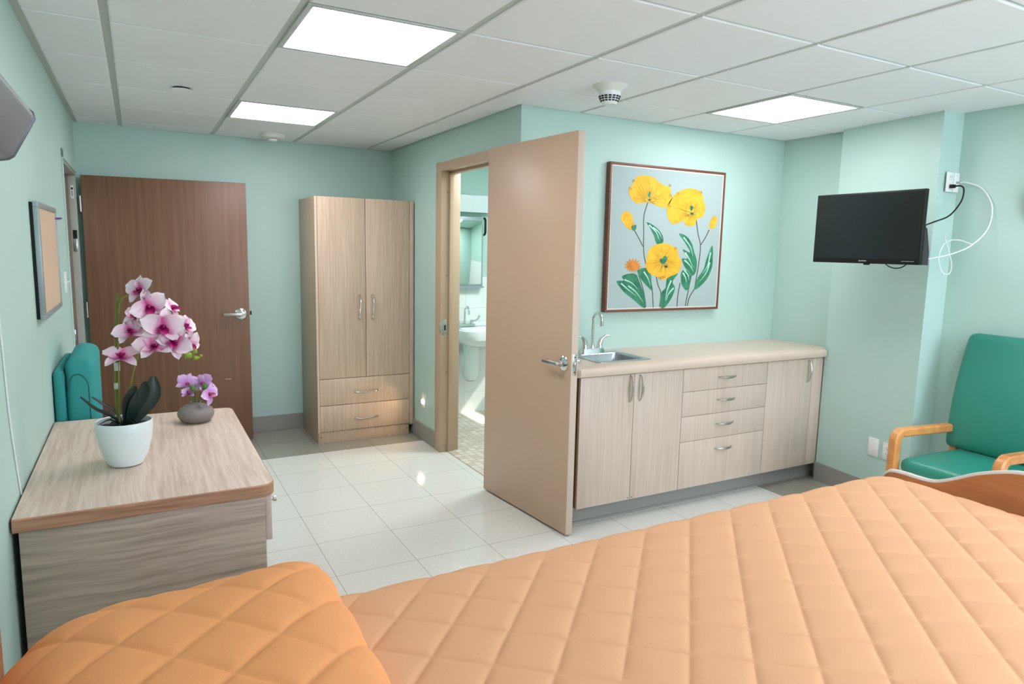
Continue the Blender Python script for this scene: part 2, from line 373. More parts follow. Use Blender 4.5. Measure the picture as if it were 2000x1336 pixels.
# main ceiling: slab (the exposed grid face) plus drop-in tiles
GX0, GY0, SX, SY = -.0657, 3.1198, .61, .6166
LIGHTS = [(1, -1), (1, 2), (5, -1), (5, -4), (2, -6), (5, -7)]  # last three are unseen panels, added behind the camera for more illumination
bm = B()
box(bm, LX-.12, BX2, NY-.12, BY+.12, HC, HC+.14, mi=0); box(bm, BX2, RX+.12, NY-.12, PY2, HC, HC+.14, mi=0)
def tile(x0, x1, y0, y1):
    if x1-x0 < .03 or y1-y0 < .03: return
    t = .007; bm_ = bm
    lo = HC-t
    a = [(x0,y0,HC),(x1,y0,HC),(x1,y1,HC),(x0,y1,HC)]; e = .006
    b = [(x0,y0,lo+.003),(x1,y0,lo+.003),(x1,y1,lo+.003),(x0,y1,lo+.003)]
    c = [(x0+e,y0+e,lo),(x1-e,y0+e,lo),(x1-e,y1-e,lo),(x0+e,y1-e,lo)]
    rows = [[bm_.verts.new(p) for p in l] for l in (a, b, c)]
    for r, s in zip(rows, rows[1:]):
        for i in range(4): bm_.faces.new((r[i], s[i], s[(i+1) % 4], r[(i+1) % 4])).material_index = 1
    bm_.faces.new(rows[-1][::-1]).material_index = 1
gxh, gyh = .015, .007
for i in range(-1, 8):
    for j in range(-9, 6):
        if (i, j) in LIGHTS: continue
        x0, x1 = GX0+i*SX+gxh, GX0+(i+1)*SX-gxh; y0, y1 = GY0+j*SY+gyh, GY0+(j+1)*SY-gyh
        x0 = max(x0, LX+.028); y0 = max(y0, NY+.02)
        lim = RX if y1 < PY+.3 else BX
        y1 = min(y1, BY-.012)
        if y0 < PY < y1 and x1 > BX:      # L-shaped corner: cut tiles
            if x0 < BX: tile(x0, BX-.015, y0, y1)
            tile(max(x0, BX-.015), min(x1, RX-.02), y0, PY-.012); continue
        if y0 >= PY: x1 = min(x1, BX-.015)
        else: x1 = min(x1, RX-.02)
        if x1 > x0: tile(x0, x1, y0, y1)
o = finish('ceiling', bm, ['grid', 'tile'], smooth=None, kind='structure')
# baseboards
def baseb(name, x0, x1, y0, y1, h=.13):
    bm = B(); box(bm, x0, x1, y0, y1, 0, h, .003); struct(name, bm, 'base')
baseb('baseboard_back', LX, BX, BY-.012, BY)
baseb('baseboard_bathroom_side', BX-.012, BX, DY1+.10, BY-.012)
baseb('baseboard_left', LX, LX+.012, NY, EY0-.06)
baseb('baseboard_right', RX-.012, RX, NY, PN[1]-.02)
baseb('baseboard_near', LX+.012, RX-.012, NY, NY+.012)
bm = B(); prism(bm, [(PF[0]-.001, PF[1]), (PN[0]-.001, PN[1]), (PN[0]-.012, PN[1]-.01), (PF[0]-.013, PF[1])], 'Z', 0, .13)
prism(bm, [(PN[0]-.012, PN[1]-.022), (RX-.012, PN[1]-.032), (RX-.012, PN[1]-.011), (PN[0]-.001, PN[1])], 'Z', 0, .13); struct('baseboard_pillar', bm, 'base')
# door frames ------------------------------------------------------
# bathroom frame: casing on the room side, reveal, stop
bm = B()
cw, cp = .062, .02
box(bm, BX-cp, BX2+.01, DY1, DY1+cw+.04, 0, DZ-.0005, .003)               # far jamb
box(bm, BX-cp, BX2+.01, DY0-cw, DY0, 0, DZ-.0005, .003)
box(bm, BX-cp, BX2+.01, DY0-cw, DY1+cw+.04, DZ, DZ+cw+.002, .004)      # head
box(bm, BX+.045, BX+.085, DY1-.018, DY1+.001, 0, DZ, .002); box(bm, BX+.045, BX+.085, DY0-.001, DY0+.018, 0, DZ, .002)
box(bm, BX+.045, BX+.085, DY0, DY1, DZ-.018, DZ+.001, .002)
fr = struct('trim_3', bm, 'cream', 30)
bm = B(); box(bm, BX-.004, BX+.034, DY1-.0015, DY1+.003, .90, 1.02, .002); box(bm, BX-cp-.002, BX-.004, DY1-.001, DY1+.014, .925, .995, .002)
sp = part('strike_plate', bm, 'satin', fr, 'satin metal strike plate')
bm = B(); box(bm, BX+.010, BX+.024, DY1-.0022, DY1, .94, .98); part('latch_hole', bm, 'dark', sp)
for z in (.05, .62, 1.35, 1.95):
    bm = B(); disk(bm, (BX+.03, DY1-.0015, z), .0035, 'Y', .001, 10); part('screw', bm, 'dark', fr)
# entry frame
bm = B()
box(bm, LX, LX+.006, EY0-.05, EY0, 0, EZ+.05, .002); box(bm, LX, LX+.006, EY0-.05, EY1+.02, EZ, EZ+.05, .002)
e = struct('trim_4', bm, 'mint')
bm = B(); box(bm, LX-.13, LX-.0, EY1-.02, EY1+.005, 0, EZ, .002); box(bm, LX-.13, LX, EY0, EY1, EZ-.02, EZ+.002, .002); box(bm, LX-.13, LX, EY0-.002, EY0+.015, 0, EZ, .002)
j = part('jamb', bm, 'jamb', e)
bm = B(); box(bm, LX-.135, LX-.045, EY1-.045, EY1-.018, 0, EZ-.02, .002); part('door_stop', bm, 'jambbrown', e, 'brown inner strip of the jamb')
bm = B(); box(bm, LX-.034, LX-.014, EY1-.022, EY1-.019, 1.84, 1.93); a = part('sticker', bm, 'white', j, 'small white sticker')
bm = B(); box(bm, LX-.030, LX-.018, EY1-.0235, EY1-.0215, 1.90, 1.915); box(bm, LX-.026, LX-.022, EY1-.0235, EY1-.0215, 1.855, 1.893); part('print', bm, 'dark', a)
bm = B(); box(bm, LX-.034, LX-.010, EY1-.024, EY1-.019, 1.56, 1.62); a = part('sticker', bm, 'black', j, 'black and silver catch')
bm = B(); box(bm, LX-.034, LX-.010, EY1-.026, EY1-.019, 1.47, 1.56, .001); part('catch_plate', bm, 'satin', a)
bm = B(); box(bm, LX+.002, LX+.012, EY0-.006, EY0+.004, .95, 1.02, .002); part('strike_plate', bm, 'chrome', e)
# ------------------------------------------------------------------ doors
def lever(root, xc, z, side, tipdir, face_y, rr=.041, L=.12):
    """rose, neck and return lever; side -1 = local -y face, tipdir = local x direction the lever points"""
    bm = B(); lathe(bm, [(0, 0), (rr, 0), (rr, .006*1), (rr*.86, .012), (rr*.45, .018), (.0, .018)] if side > 0 else [(0, 0), (rr, 0), (rr, -.006), (rr*.86, -.012), (rr*.45, -.018), (0, -.018)], (xc, face_y, z), 28, 'Y')
    rose = part('lever_handle', bm, 'chrome', root, 'chrome lever handle on a round rose', local=True)
    bm = B(); disk(bm, (xc, face_y+side*.018 if side > 0 else face_y-.055, z), .0115, 'Y', .037, 20)
    part('neck', bm, 'chrome', rose, local=True)
    y = face_y+side*.055; bm = B()
    xs = sorted((xc-tipdir*.012, xc+tipdir*L)); ys = sorted((y-side*.006, y+side*.007))
    box(bm, xs[0], xs[1], ys[0], ys[1], z-.011, z+.011, .0045, 3)
    t = xc+tipdir*L; xs = sorted((t-tipdir*.016, t)); ys2 = sorted((y, y-side*.03)); box(bm, xs[0], xs[1], ys2[0], ys2[1], z-.010, z+.010, .004, 3)
    part('lever', bm, 'satin', rose, local=True)
# bathroom door, folded back past the wall corner
h0, h1 = Vector((1.900, 3.792)), Vector((1.977, 2.937)); th = math.atan2(h1.y-h0.y, h1.x-h0.x); wid = (h1-h0).length
d2 = thing('door_2', 'tan painted door standing open in front of the counter', 'door', (h0.x, h0.y, 0), th, kind='structure')
bm = B(); box(bm, 0, wid, 0, .044, .012, 2.152, .002, 2)
bm.faces.ensure_lookup_table()
for f in bm.faces:
    if f.calc_center_median().x > wid-.0015: f.material_index = 1
part('door_leaf', bm, ['tan', 'tanedge'], d2, local=True)
lever(d2, wid-.062, .955, -1, -1, 0); lever(d2, wid-.062, .955, 1, -1, .044)
bm = B(); box(bm, wid-.0005, wid+.0015, .009, .035, .895, 1.01, .0006); lp = part('latch_plate', bm, 'satin', d2, 'brushed metal latch plate', local=True)
bm = B(); box(bm, wid, wid+.010, .014, .030, .938, .968, .004); part('latch_bolt', bm, 'steel', lp, local=True)
for z in (.912, .992):
    bm = B(); disk(bm, (wid+.0012, .022, z), .004, 'X', .001, 10); part('screw', bm, 'dark', lp, local=True)
for z in (.25, 1.08, 1.92):
    bm = B(); lathe(bm, [(0, z), (.008, z), (.008, z+.10), (0, z+.10)], (-.004, .022, 0), 14); part('hinge', bm, 'satin', d2, local=True)
# entry door
g0, g1 = Vector((-.325, 5.742)), Vector((.748, 5.613)); th = math.atan2(g1.y-g0.y, g1.x-g0.x); wid = (g1-g0).length
d1 = thing('door_1', 'brown wood veneer entry door standing open against the back wall', 'door', (g0.x, g0.y, 0), th, kind='structure')
bm = B(); box(bm, 0, wid, 0, .040, .01, 2.006, .002, 2); part('door_leaf', bm, 'doorwood', d1, local=True)
lever(d1, wid-.062, 1.008, -1, -1, 0, .046, .125)
bm = B(); box(bm, wid-.001, wid+.002, .006, .034, .93, 1.08, .001); lp = part('latch_plate', bm, 'satin', d1, local=True)
bm = B(); box(bm, wid, wid+.016, .010, .028, 1.00, 1.03, .003); part('latch_bolt', bm, 'dark', lp, local=True)
bm = B(); box(bm, wid-.19, wid-.15, -.0006, .001, .498, .5025); part('scratch', bm, 'wardrobe_edge', d1, 'pale scratch in the veneer', local=True)
for z in (.25, 1.0, 1.75):
    bm = B(); lathe(bm, [(0, z), (.007, z), (.007, z+.11), (0, z+.11)], (-.008, -.004, 0), 14); part('hinge', bm, 'satin', d1, local=True)

# ------------------------------------------------------------------ handles
def bow(parent, c, L, axis, out=.028, m='satin', r0=.0035, r1=.0075, style='bow'):
    """c = centre on the door face; face looks to -y"""
    pts = []
    for k in range(15):
        t = k/14*2-1; d = out*(1-t*t)**.6 if style == 'bow' else out*(1-abs(t)**6)
        s = t*L/2; off = .0
        if style == 'wave': off = .004*math.sin(t*PI)
        pts.append((c[0]+s, c[1]-d, c[2]+off) if axis == 'X' else (c[0]+off, c[1]-d, c[2]+s))
    f = (lambda t: r0+(r1-r0)*math.sin(t*PI)) if style == 'bow' else (lambda t: r1-(r1-r0)*math.sin(t*PI))
    bm = B(); tube(bm, pts, f, 10, up=(0, 0, 1) if axis == 'X' else (1, 0, 0)); return part('handle', bm, m, parent, 'satin metal bow handle')

# ------------------------------------------------------------------ wardrobe
FY = 5.25
wd = thing('wardrobe', 'tall light wood wardrobe with two doors over two drawers', 'wardrobe', (1.58, 5.52, 0))
bm = B(); box(bm, 1.178, 1.196, FY, 5.80, 0.0, 1.915, .002); part('side_panel', bm, ['wardrobe_side'], wd)
bm = B(); box(bm, 1.934, 1.950, FY+.02, 5.80, .09, 1.915, .002); part('side_panel', bm, ['wardrobe_side'], wd)
bm = B(); box(bm, 1.196, 1.942, FY+.02, 5.80, .09, .105); box(bm, 1.196, 1.942, FY+.02, 5.80, 1.897, 1.9145); box(bm, 1.196, 1.942, 5.79, 5.80, .105, 1.9); box(bm, 1.196, 1.942, FY+.02, 5.79, .505, .52); part('carcass', bm, 'wardrobe_side', wd)
bm = B(); box(bm, 1.932, 1.966, FY-.002, FY+.012, .085, 1.917, .002); box(bm, 1.960, 1.966, FY+.011, FY+.10, .085, 1.917); part('filler_strip', bm, 'wardrobe', wd)
bm = B(); box(bm, 1.1778, 1.1955, FY-.003, FY-.0002, .09, 1.915, .0008); part('edge_band', bm, 'wardrobe_edge', wd, 'pale front edge of the side panel')
bm = B(); box(bm, 1.1965, 1.93, FY+.012, FY+.03, 0, .09, .001); tk = part('plinth', bm, 'wardrobe', wd)
for x in (1.206, 1.915):
    bm = B(); disk(bm, (x, FY+.011, .05), .004, 'Y', .002, 10); part('screw', bm, 'dark', tk)
for x0, x1, hx in ((1.198, 1.5645, 1.515), (1.5685, 1.929, 1.620)):
    bm = B(); box(bm, x0, x1, FY-.001, FY+.018, .518, 1.915, .0015); dr = part('door', bm, 'wardrobe', wd)
    bow(dr, (hx, FY-.001, 1.073), .19, 'Z', .028, style='wave', r0=.006, r1=.0095, m='nickel')
for z0, z1 in ((.305, .514), (.095, .301)):
    bm = B(); box(bm, 1.198, 1.929, FY-.001, FY+.018, z0, z1, .0015); dr = part('drawer', bm, 'wardrobe', wd)
    bow(dr, (1.566, FY-.001, (z0+z1)/2-.01), .19, 'X', .028, style='wave', r0=.006, r1=.0095, m='nickel')

# ------------------------------------------------------------------ base cabinets, countertop, sink, tap
CY = 3.0
def cabinet(name, label, x0, x1, parts):
    t = thing(name, label, 'cabinet', ((x0+x1)/2, 3.26, 0))
    bm = B(); box(bm, x0+.002, x0+.018, CY+.02, 3.51, .118, .855); part('side_panel', bm, 'cabin', t)
    bm = B(); box(bm, x1-.018, x1-.002, CY+.02, 3.51, .118, .855); part('side_panel', bm, 'cabin', t)
    bm = B(); box(bm, x0+.018, x1-.018, CY+.02, 3.51, .118, .134); box(bm, x0+.018, x1-.018, 3.50, 3.51, .134, .855); part('carcass', bm, 'cabin', t)
    for kind, a, b, z0, z1, hc, hax, hl in parts:
        bm = B(); box(bm, a, b, CY, CY+.019, z0, z1, .0012); p = part(kind, bm, 'cab', t)
        if hc: bow(p, (hc[0], CY, hc[1]), hl, hax, .030, r0=.003, r1=.0085)
    return t
c1 = cabinet('base_cabinet', 'light wood base cabinet with two doors under the sink', 2.084, 2.826,
  [('door', 2.086, 2.4565, .116, .862, (2.427, .778), 'Z', .155), ('door', 2.4595, 2.8255, .116, .862, (2.497, .778), 'Z', .155)])
for x in (2.444, 2.472):
    bm = B(); disk(bm, (x, CY-.001, .128), .0035, 'Y', .001, 10); part('screw', bm, 'dark', c1)
DRW = [(.723, .862), (.570, .7205), (.412, .5675), (.116, .4095)]
cabinet('base_cabinet', 'light wood base cabinet with four drawers, between the door cabinets', 2.8275, 3.5465,
  [('drawer', 2.8285, 3.5455, a, b, (3.187, b-.066 if b-a < .2 else b-.067), 'X', .15) for a, b in DRW])
cabinet('base_cabinet', 'light wood base cabinet with a single door, next to the pillar', 3.548, 3.985,
  [('door', 3.549, 3.984, .116, .862, (3.94, .778), 'Z', .155)])
bm = B(); box(bm, 3.9875, 4.165, CY, CY+.018, .116, .862, .001); tag(finish('cabinet_filler', bm, 'cab', loc=(4.07, 3.01, .116)), 'narrow light wood filler panel beside the pillar', 'panel')
bm = B(); box(bm, 2.084, 4.165, CY+.075, CY+.09, 0, .125, .002); box(bm, 2.084, 4.165, CY+.066, CY+.076, 0, .012, .003); struct('baseboard_counter', bm, 'base')
# countertop with sink cut-out
SX0, SX1, SY0, SY1 = 2.29, 2.62, 3.095, 3.43
CT0, CT1 = .868, .922
bm = B()
prof = [(2.965+.012*(1-math.cos(a)), CT0+.012-.012*math.sin(a)) for a in (PI/2, PI/4, 0)]
prof = [(2.98, CT0), (2.969, CT0+.005), (2.965, CT0+.018), (2.965, CT1-.018), (2.970, CT1-.006), (2.983, CT1), (SY0, CT1), (SY0, CT1-.03), (3.02, CT1-.03), (3.02, CT0)]
loopsx = [2.050, 2.062, 4.078]
L0 = [[(x, y + (.012 if x == 2.050 and y < 2.99 else 0), z) for y, z in prof] for x in loopsx]
loft(bm, L0)
box(bm, 2.05, SX0, SY0, PY, CT1-.03, CT1); box(bm, SX1, 4.078, SY0, PY, CT1-.03, CT1); box(bm, 4.078, RX-.001, 2.995, PY, CT0, CT1); box(bm, SX0, SX1, SY1, PY, CT1-.03, CT1)
bmesh.ops.recalc_face_normals(bm, faces=bm.faces[:])
tag(finish('countertop', bm, 'counter', loc=(3.1, 3.25, CT0)), 'long cream countertop with a rounded front edge', 'countertop')
sk = thing('sink_basin', 'small stainless steel drop-in sink in the counter', 'sink', (2.455, 3.265, CT1))
bm = B(); cx_, cy_ = 2.455, 3.262
lo = [rrect(cx_, cy_, .38, .372, .02, CT1+.0005), rrect(cx_, cy_, .38, .372, .02, CT1+.004), rrect(cx_, cy_-.03, .315, .262, .04, CT1+.005), rrect(cx_, cy_-.03, .30, .248, .045, CT1-.004),
      rrect(cx_, cy_-.03, .285, .232, .05, CT1-.13), rrect(cx_, cy_-.03, .25, .20, .05, CT1-.15), rrect(cx_, cy_-.03, .05, .05, .02, CT1-.152)]
loft(bm, lo, False, True); part('basin', bm, 'steel', sk)
bm = B(); lathe(bm, [(0, CT1-.1515), (.02, CT1-.1515), (.022, CT1-.149), (.012, CT1-.1505), (0, CT1-.1505)], (cx_, cy_-.03, 0), 20); part('drain', bm, 'chrome', sk)
fc = thing('kitchen_faucet', 'chrome gooseneck faucet with two lever handles at the counter sink', 'faucet', (2.44, 3.405, CT1+.005))
fx, fy, fz = 2.44, 3.40, CT1+.005
bm = B(); loft(bm, [rrect(fx, fy, .165, .052, .012, fz), rrect(fx, fy, .158, .046, .012, fz+.026), rrect(fx, fy, .148, .038, .012, fz+.030)]); part('base', bm, 'chrome', fc)
pts = [(fx, fy, fz+.03), (fx, fy, fz+.20)]
R = .045
for k in range(0, 11): a = PI*k/10*1.05; pts.append((fx, fy-R+R*math.cos(a), fz+.205+R*math.sin(a)))
bm = B(); tube(bm, smoothpath(pts, 3), .0085, 14); lathe(bm, [(0, fz+.028), (.016, fz+.028), (.015, fz+.045), (.0095, fz+.055), (0, fz+.055)], (fx, fy, 0), 20); sp_ = part('spout', bm, 'chrome', fc)
e_ = pts[-1]; bm = B(); lathe(bm, [(0, -.022), (.0105, -.022), (.0105, 0), (0, .0)], e_, 16); part('aerator', bm, 'chrome', sp_)
for s in (-1, 1):
    x = fx+s*.055; bm = B(); lathe(bm, [(0, fz+.028), (.020, fz+.028), (.018, fz+.05), (.013, fz+.065), (.006, fz+.072), (0, fz+.072)], (x, fy, 0), 20)
    h = part('handle', bm, 'chrome', fc)
    bm = B(); tube(bm, smoothpath([(x, fy, fz+.055), (x+s*.012, fy-.004, fz+.085), (x+s*.035, fy-.010, fz+.102), (x+s*.062, fy-.016, fz+.104)], 6), lambda t: .013*(1-t)+.004, 12, flat=1.0, up=(0, 1, 0)); part('lever', bm, 'chrome', h)

# ------------------------------------------------------------------ painting
px0, px1, pz0, pz1, pyf = 2.59, 3.572, 1.165, 2.102, 3.488
pt = thing('framed_painting', 'framed painting of yellow poppies over the counter', 'painting', ((px0+px1)/2, PY-.02, (pz0+pz1)/2))
bm = B(); f = .016
box(bm, px0, px1, pyf, PY-.004, pz0, pz0+f, .002); box(bm, px0, px1, pyf, PY-.004, pz1-f, pz1, .002); box(bm, px0, px0+f, pyf, PY-.004, pz0+f, pz1-f, .002); box(bm, px1-f, px1, pyf, PY-.004, pz0+f, pz1-f, .002)
part('frame', bm, 'framewood', pt)
bm = B(); g = f+.008; box(bm, px0+f, px1-f, pyf+.004, PY-.006, pz0+f, pz1-f); part('liner', bm, 'liner', pt)
bm = B(); cx0, cx1, cz0, cz1 = px0+g, px1-g, pz0+g, pz1-g; box(bm, cx0, cx1, pyf+.0025, pyf+.006, cz0, cz1); cvb = bm; cv = None
src = np.array([(150,118),(985,203),(945,1225),(115,1240)], float); dst = np.array([(0,1),(1,1),(1,0),(0,0)], float)
A_ = []; b_ = []
for (x, y), (u, v) in zip(src, dst):
    A_.append([x,y,1,0,0,0,-u*x,-u*y]); b_.append(u); A_.append([0,0,0,x,y,1,-v*x,-v*y]); b_.append(v)
Hm = np.append(np.linalg.solve(np.array(A_), np.array(b_)), 1).reshape(3, 3)
def art(p):
    q = Hm @ np.array([p[0], p[1], 1.]); return cx0+(cx1-cx0)*q[0]/q[2], cz0+(cz1-cz0)*q[1]/q[2]
def closed(pts, n=6):
    P = [Vector((p[0], p[1])) for p in pts]; N = len(P); out = []
    for i in range(N):
        p0, p1, p2, p3 = P[i-1], P[i], P[(i+1) % N], P[(i+2) % N]
        for k in range(n):
            t = k/n; out.append(.5*((2*p1)+(-p0+p2)*t+(2*p0-5*p1+4*p2-p3)*t*t+(-p0+3*p1-3*p2+p3)*t**3))
    return out
from mathutils.geometry import tessellate_polygon
def blob(bm, pts, lay, sm=True):
    q = closed(pts) if sm else [Vector(p) for p in pts]
    V = [art(p) for p in q]; y = pyf+.0025-.0003*lay
    tri = tessellate_polygon([[Vector((a, b, 0)) for a, b in V]]); vs = [bm.verts.new((a, y, b)) for a, b in V]
    for t in tri:
        try: bm.faces.new([vs[i] for i in t])
        except ValueError: pass
def stroke(bm, pts, w, lay, taper=False, sm=True):
    q = [Vector((p.x, p.y)) for p in smoothpath([(a, b, 0) for a, b in pts], 6)] if sm else [Vector(p) for p in pts]
    n = len(q); L = []; Rr = []
    for i in range(n):
        t = (q[min(i+1, n-1)]-q[max(i-1, 0)]).normalized(); nn = Vector((-t.y, t.x)); ww = w*(1-i/(n-1)*.85 if taper else 1)
        L.append(art(q[i]+nn*ww)); Rr.append(art(q[i]-nn*ww))
    y = pyf+.0025-.0003*lay
    Lv = [bm.verts.new((a, y, b)) for a, b in L]; Rv = [bm.verts.new((a, y, b)) for a, b in Rr]
    for i in range(n-1): bm.faces.new((Lv[i], Lv[i+1], Rv[i+1], Rv[i]))
PM = ['canvas', 'stempaint', 'leafpaint', 'leafpale', 'yellow', 'ochre', 'orange']
ART = []
def flatpart(nm, bm, m, par):      # paint layers, gathered into the canvas mesh
    bmesh.ops.recalc_face_normals(bm, faces=bm.faces[:])
    for f in bm.faces:
        if f.normal.y > 0: f.normal_flip()
        f.material_index = PM.index(m)
    me = bpy.data.meshes.new('t'); bm.to_mesh(me); bm.free(); cvb.from_mesh(me); bpy.data.meshes.remove(me)
bm = B()
for s in [[(415,400),(385,510),(385,640),(385,750),(395,850),(450,1060),(465,1235)], [(315,625),(345,680),(380,750)], [(785,545),(800,650),(820,740),(815,850),(790,1030),(780,1090)],
          [(885,622),(860,680),(825,740)], [(780,1090),(742,1160),(728,1225)], [(755,980),(730,1120),(712,1225)], [(345,955),(390,1110),(408,1232)], [(485,990),(500,1060),(522,1120),(515,1232)], [(670,1040),(655,1130),(648,1230)]]:
    stroke(bm, s, 3.5, 1)
flatpart('painted_stem', bm, 'stempaint', cv)
LEAVES = [[(405,560),(450,580),(500,620),(530,670),(535,715),(505,742),(480,720),(460,660),(430,600)],
 [(655,652),(710,670),(755,730),(775,800),(795,870),(790,950),(765,985),(740,960),(700,910),(680,850),(722,845),(685,775),(742,800),(700,720)],
 [(912,745),(918,850),(910,930),(870,1020),(800,1090),(778,1085),(800,1010),(850,930),(870,850)],
 [(180,1025),(235,1018),(222,985),(270,965),(330,970),(360,1040),(400,1150),(408,1230),(380,1230),(310,1170),(235,1105)],
 [(340,940),(400,920),(440,960),(450,1040),(458,1100),(420,1070),(370,1010)],
 [(575,990),(650,965),(612,1030),(630,1080),(610,1150),(560,1230),(520,1230),(525,1120),(555,1080)],
 [(675,960),(710,940),(750,985),(735,1080),(715,1100),(680,1050)]]
bm = B()
for l in LEAVES: blob(bm, l, 2)
flatpart('painted_leaf', bm, 'leafpaint', cv)
bm = B()
for s in [[(425,580),(480,640),(505,700)], [(455,600),(500,640),(525,690)], [(690,680),(740,750),(765,830)], [(700,860),(740,900),(770,950)], [(900,800),(880,900),(840,970)], [(895,880),(870,960),(820,1030)],
          [(215,1040),(270,1090),(330,1140)], [(240,1010),(300,1040),(345,1090)], [(270,1060),(330,1110),(385,1190)], [(390,950),(420,1000),(440,1060)], [(600,1020),(570,1100),(560,1180)], [(620,1080),(580,1130),(565,1180)],
          [(690,960),(710,1000),(720,1040)], [(700,940),(730,980),(738,1020)], [(705,800),(740,860),(765,920)]]:
    stroke(bm, s, 6, 3, True)
flatpart('leaf_highlight', bm, 'leafpale', cv)
POP = [([(270,300),(300,255),(330,205),(400,195),(460,215),(520,265),(580,290),(590,350),(600,370),(560,437),(510,442),(450,415),(400,405),(330,412),(295,385),(270,340)], (420,392)),
 ([(560,440),(590,380),(630,335),(700,300),(780,305),(830,345),(835,390),(852,450),(835,515),(790,540),(775,580),(740,592),(700,580),(690,550),(650,565),(610,575),(575,545),(560,490)], (742,490)),
 ([(408,860),(420,790),(460,745),(540,725),(600,745),(645,775),(650,820),(677,870),(670,920),(645,965),(590,990),(540,1018),(505,1000),(480,985),(430,960),(403,910)], (535,862))]
bm = B()
for p, c in POP: blob(bm, p, 4)
blob(bm, [(212,510),(235,475),(270,480),(295,510),(305,560),(325,590),(310,617),(270,612),(230,570),(212,540)], 4)
blob(bm, [(890,560),(910,520),(940,520),(945,555),(930,600),(900,615),(885,600)], 4)
flatpart('painted_poppy', bm, 'yellow', cv)
rr_ = random.Random(3)
bm = B(); bm2 = B()
for p, c in POP:
    P = closed(p, 3)
    for q in P[::2]:
        d = Vector(q)-Vector(c); s0, s1 = rr_.uniform(.12, .25), rr_.uniform(.45, .88)
        nn = Vector((-d.y, d.x))*.05*rr_.uniform(-1, 1)
        stroke(bm, [Vector(c)+d*s0, Vector(c)+d*(s0+s1)/2+nn, Vector(c)+d*s1], 2.2, 5, True)
for (x, y) in [(300,235),(278,295),(578,272),(583,350),(640,335),(815,328),(575,430),(628,765),(530,995),(512,1000),(545,990)]:
    stroke(bm, [(x+11*math.cos(a)*(1-a/14), y+11*math.sin(a)*(1-a/14)) for a in [k*.8 for k in range(10)]], 2, 5)
flatpart('petal_line', bm, 'ochre', cv)
blob(bm2, [(545,825),(565,840),(560,870),(540,890),(515,875),(510,850),(530,845)], 6); blob(bm2, [(425,315),(432,340),(425,370),(412,350)], 6); blob(bm2, [(735,435),(760,440),(750,470),(738,465)], 6)
for c, sc in (((560,910), 1), ((425,385), .8), ((750,495), 1.3)):
    for k in range(9):
        a = k*PI*2/9+.3; L_ = (18+22*rr_.random())*sc; stroke(bm2, [c, (c[0]+L_*math.cos(a), c[1]+L_*.8*math.sin(a))], 3, 6, True)
blob(bm2, [(290,590),(325,580),(322,618),(300,622)], 6)
flatpart('flower_centre', bm2, 'leafpaint', cv)
bm = B(); pts = []
for k in range(30):
    a = -.15+k*2*PI/30; r = (72 if k % 2 else 42)*(1 if math.sin(a) < .5 else .8); pts.append((305+r*math.cos(a), 905+r*.95*math.sin(a)))
blob(bm, pts, 4, False); flatpart('painted_daisy', bm, 'orange', cv)
part('canvas', cvb, PM, pt, 'pale blue canvas painted with yellow poppies', smooth=None)

# ------------------------------------------------------------------ ceiling lights and ceiling devices
def tray(i, j, label, grp):
    x0, x1, y0, y1 = GX0+i*SX+.012, GX0+(i+1)*SX-.012, GY0+j*SY+.006, GY0+(j+1)*SY-.006
    t = thing('ceiling_light', label, 'ceiling light', ((x0+x1)/2, (y0+y1)/2, HC), group=grp)
    bm = B(); w = .022; box(bm, x0, x1, y0, y0+w, HC-.008, HC-.0005, .0015); box(bm, x0, x1, y1-w, y1, HC-.008, HC-.0005, .0015); box(bm, x0, x0+w, y0+w, y1-w, HC-.008, HC-.0005, .0015); box(bm, x1-w, x1, y0+w, y1-w, HC-.008, HC-.0005, .0015)
    part('frame', bm, 'grid', t)
    bm = B(); box(bm, x0+w, x1-w, y0+w, y1-w, HC-.004, HC-.001); part('diffuser', bm, 'panel', t, 'glowing white diffuser panel')
G_ = 'square light panels in the ceiling grid'
for (i, j), lb in zip(LIGHTS, ['largest square light panel, nearest in the ceiling', 'square light panel nearest the back wall, by the round white detector', 'square light panel on the right, in front of the pillar wall'] + ['unseen ceiling light panel added behind the viewer']*3):
    tray(i, j, lb, G_)
# concealed sprinkler cover
bm = B(); lathe(bm, [(0, HC-.020), (.052, HC-.020), (.0535, HC-.018), (.052, HC-.0165), (0, HC-.0165)], (.25, 4.19, 0), 32)
bm2 = B(); lathe(bm2, [(.0, HC-.0165), (.040, HC-.0165), (.042, HC-.007), (0, HC-.007)], (.25, 4.19, 0), 24)
sc_ = thing('sprinkler_cover', 'small flat round sprinkler cover hanging just under the left ceiling tiles', 'sprinkler', (.25, 4.19, HC-.018)); part('cover_plate', bm, 'tile', sc_); part('cup', bm2, 'dark', sc_, 'dark recess above the plate')
# flat detector near back wall
dt = thing('smoke_detector', 'flat round white detector near the back wall', 'smoke detector', (.937, 5.50, HC))
bm = B(); lathe(bm, [(0, HC-.007), (.092, HC-.007), (.095, HC-.015), (.092, HC-.032), (.080, HC-.040), (0, HC-.042)], (.937, 5.50, 0), 40); part('housing', bm, 'offwhite', dt)
bm = B(); lathe(bm, [(0, HC-.040), (.038, HC-.040), (.034, HC-.053), (.022, HC-.060), (0, HC-.061)], (.937, 5.50, 0), 28); a = part('dome', bm, 'white', dt)
bm = B(); lathe(bm, [(.038, HC-.0415), (.042, HC-.0435), (.038, HC-.0445), (.036, HC-.042)], (.937, 5.50, 0), 28); part('ring', bm, 'lampgrey', dt)
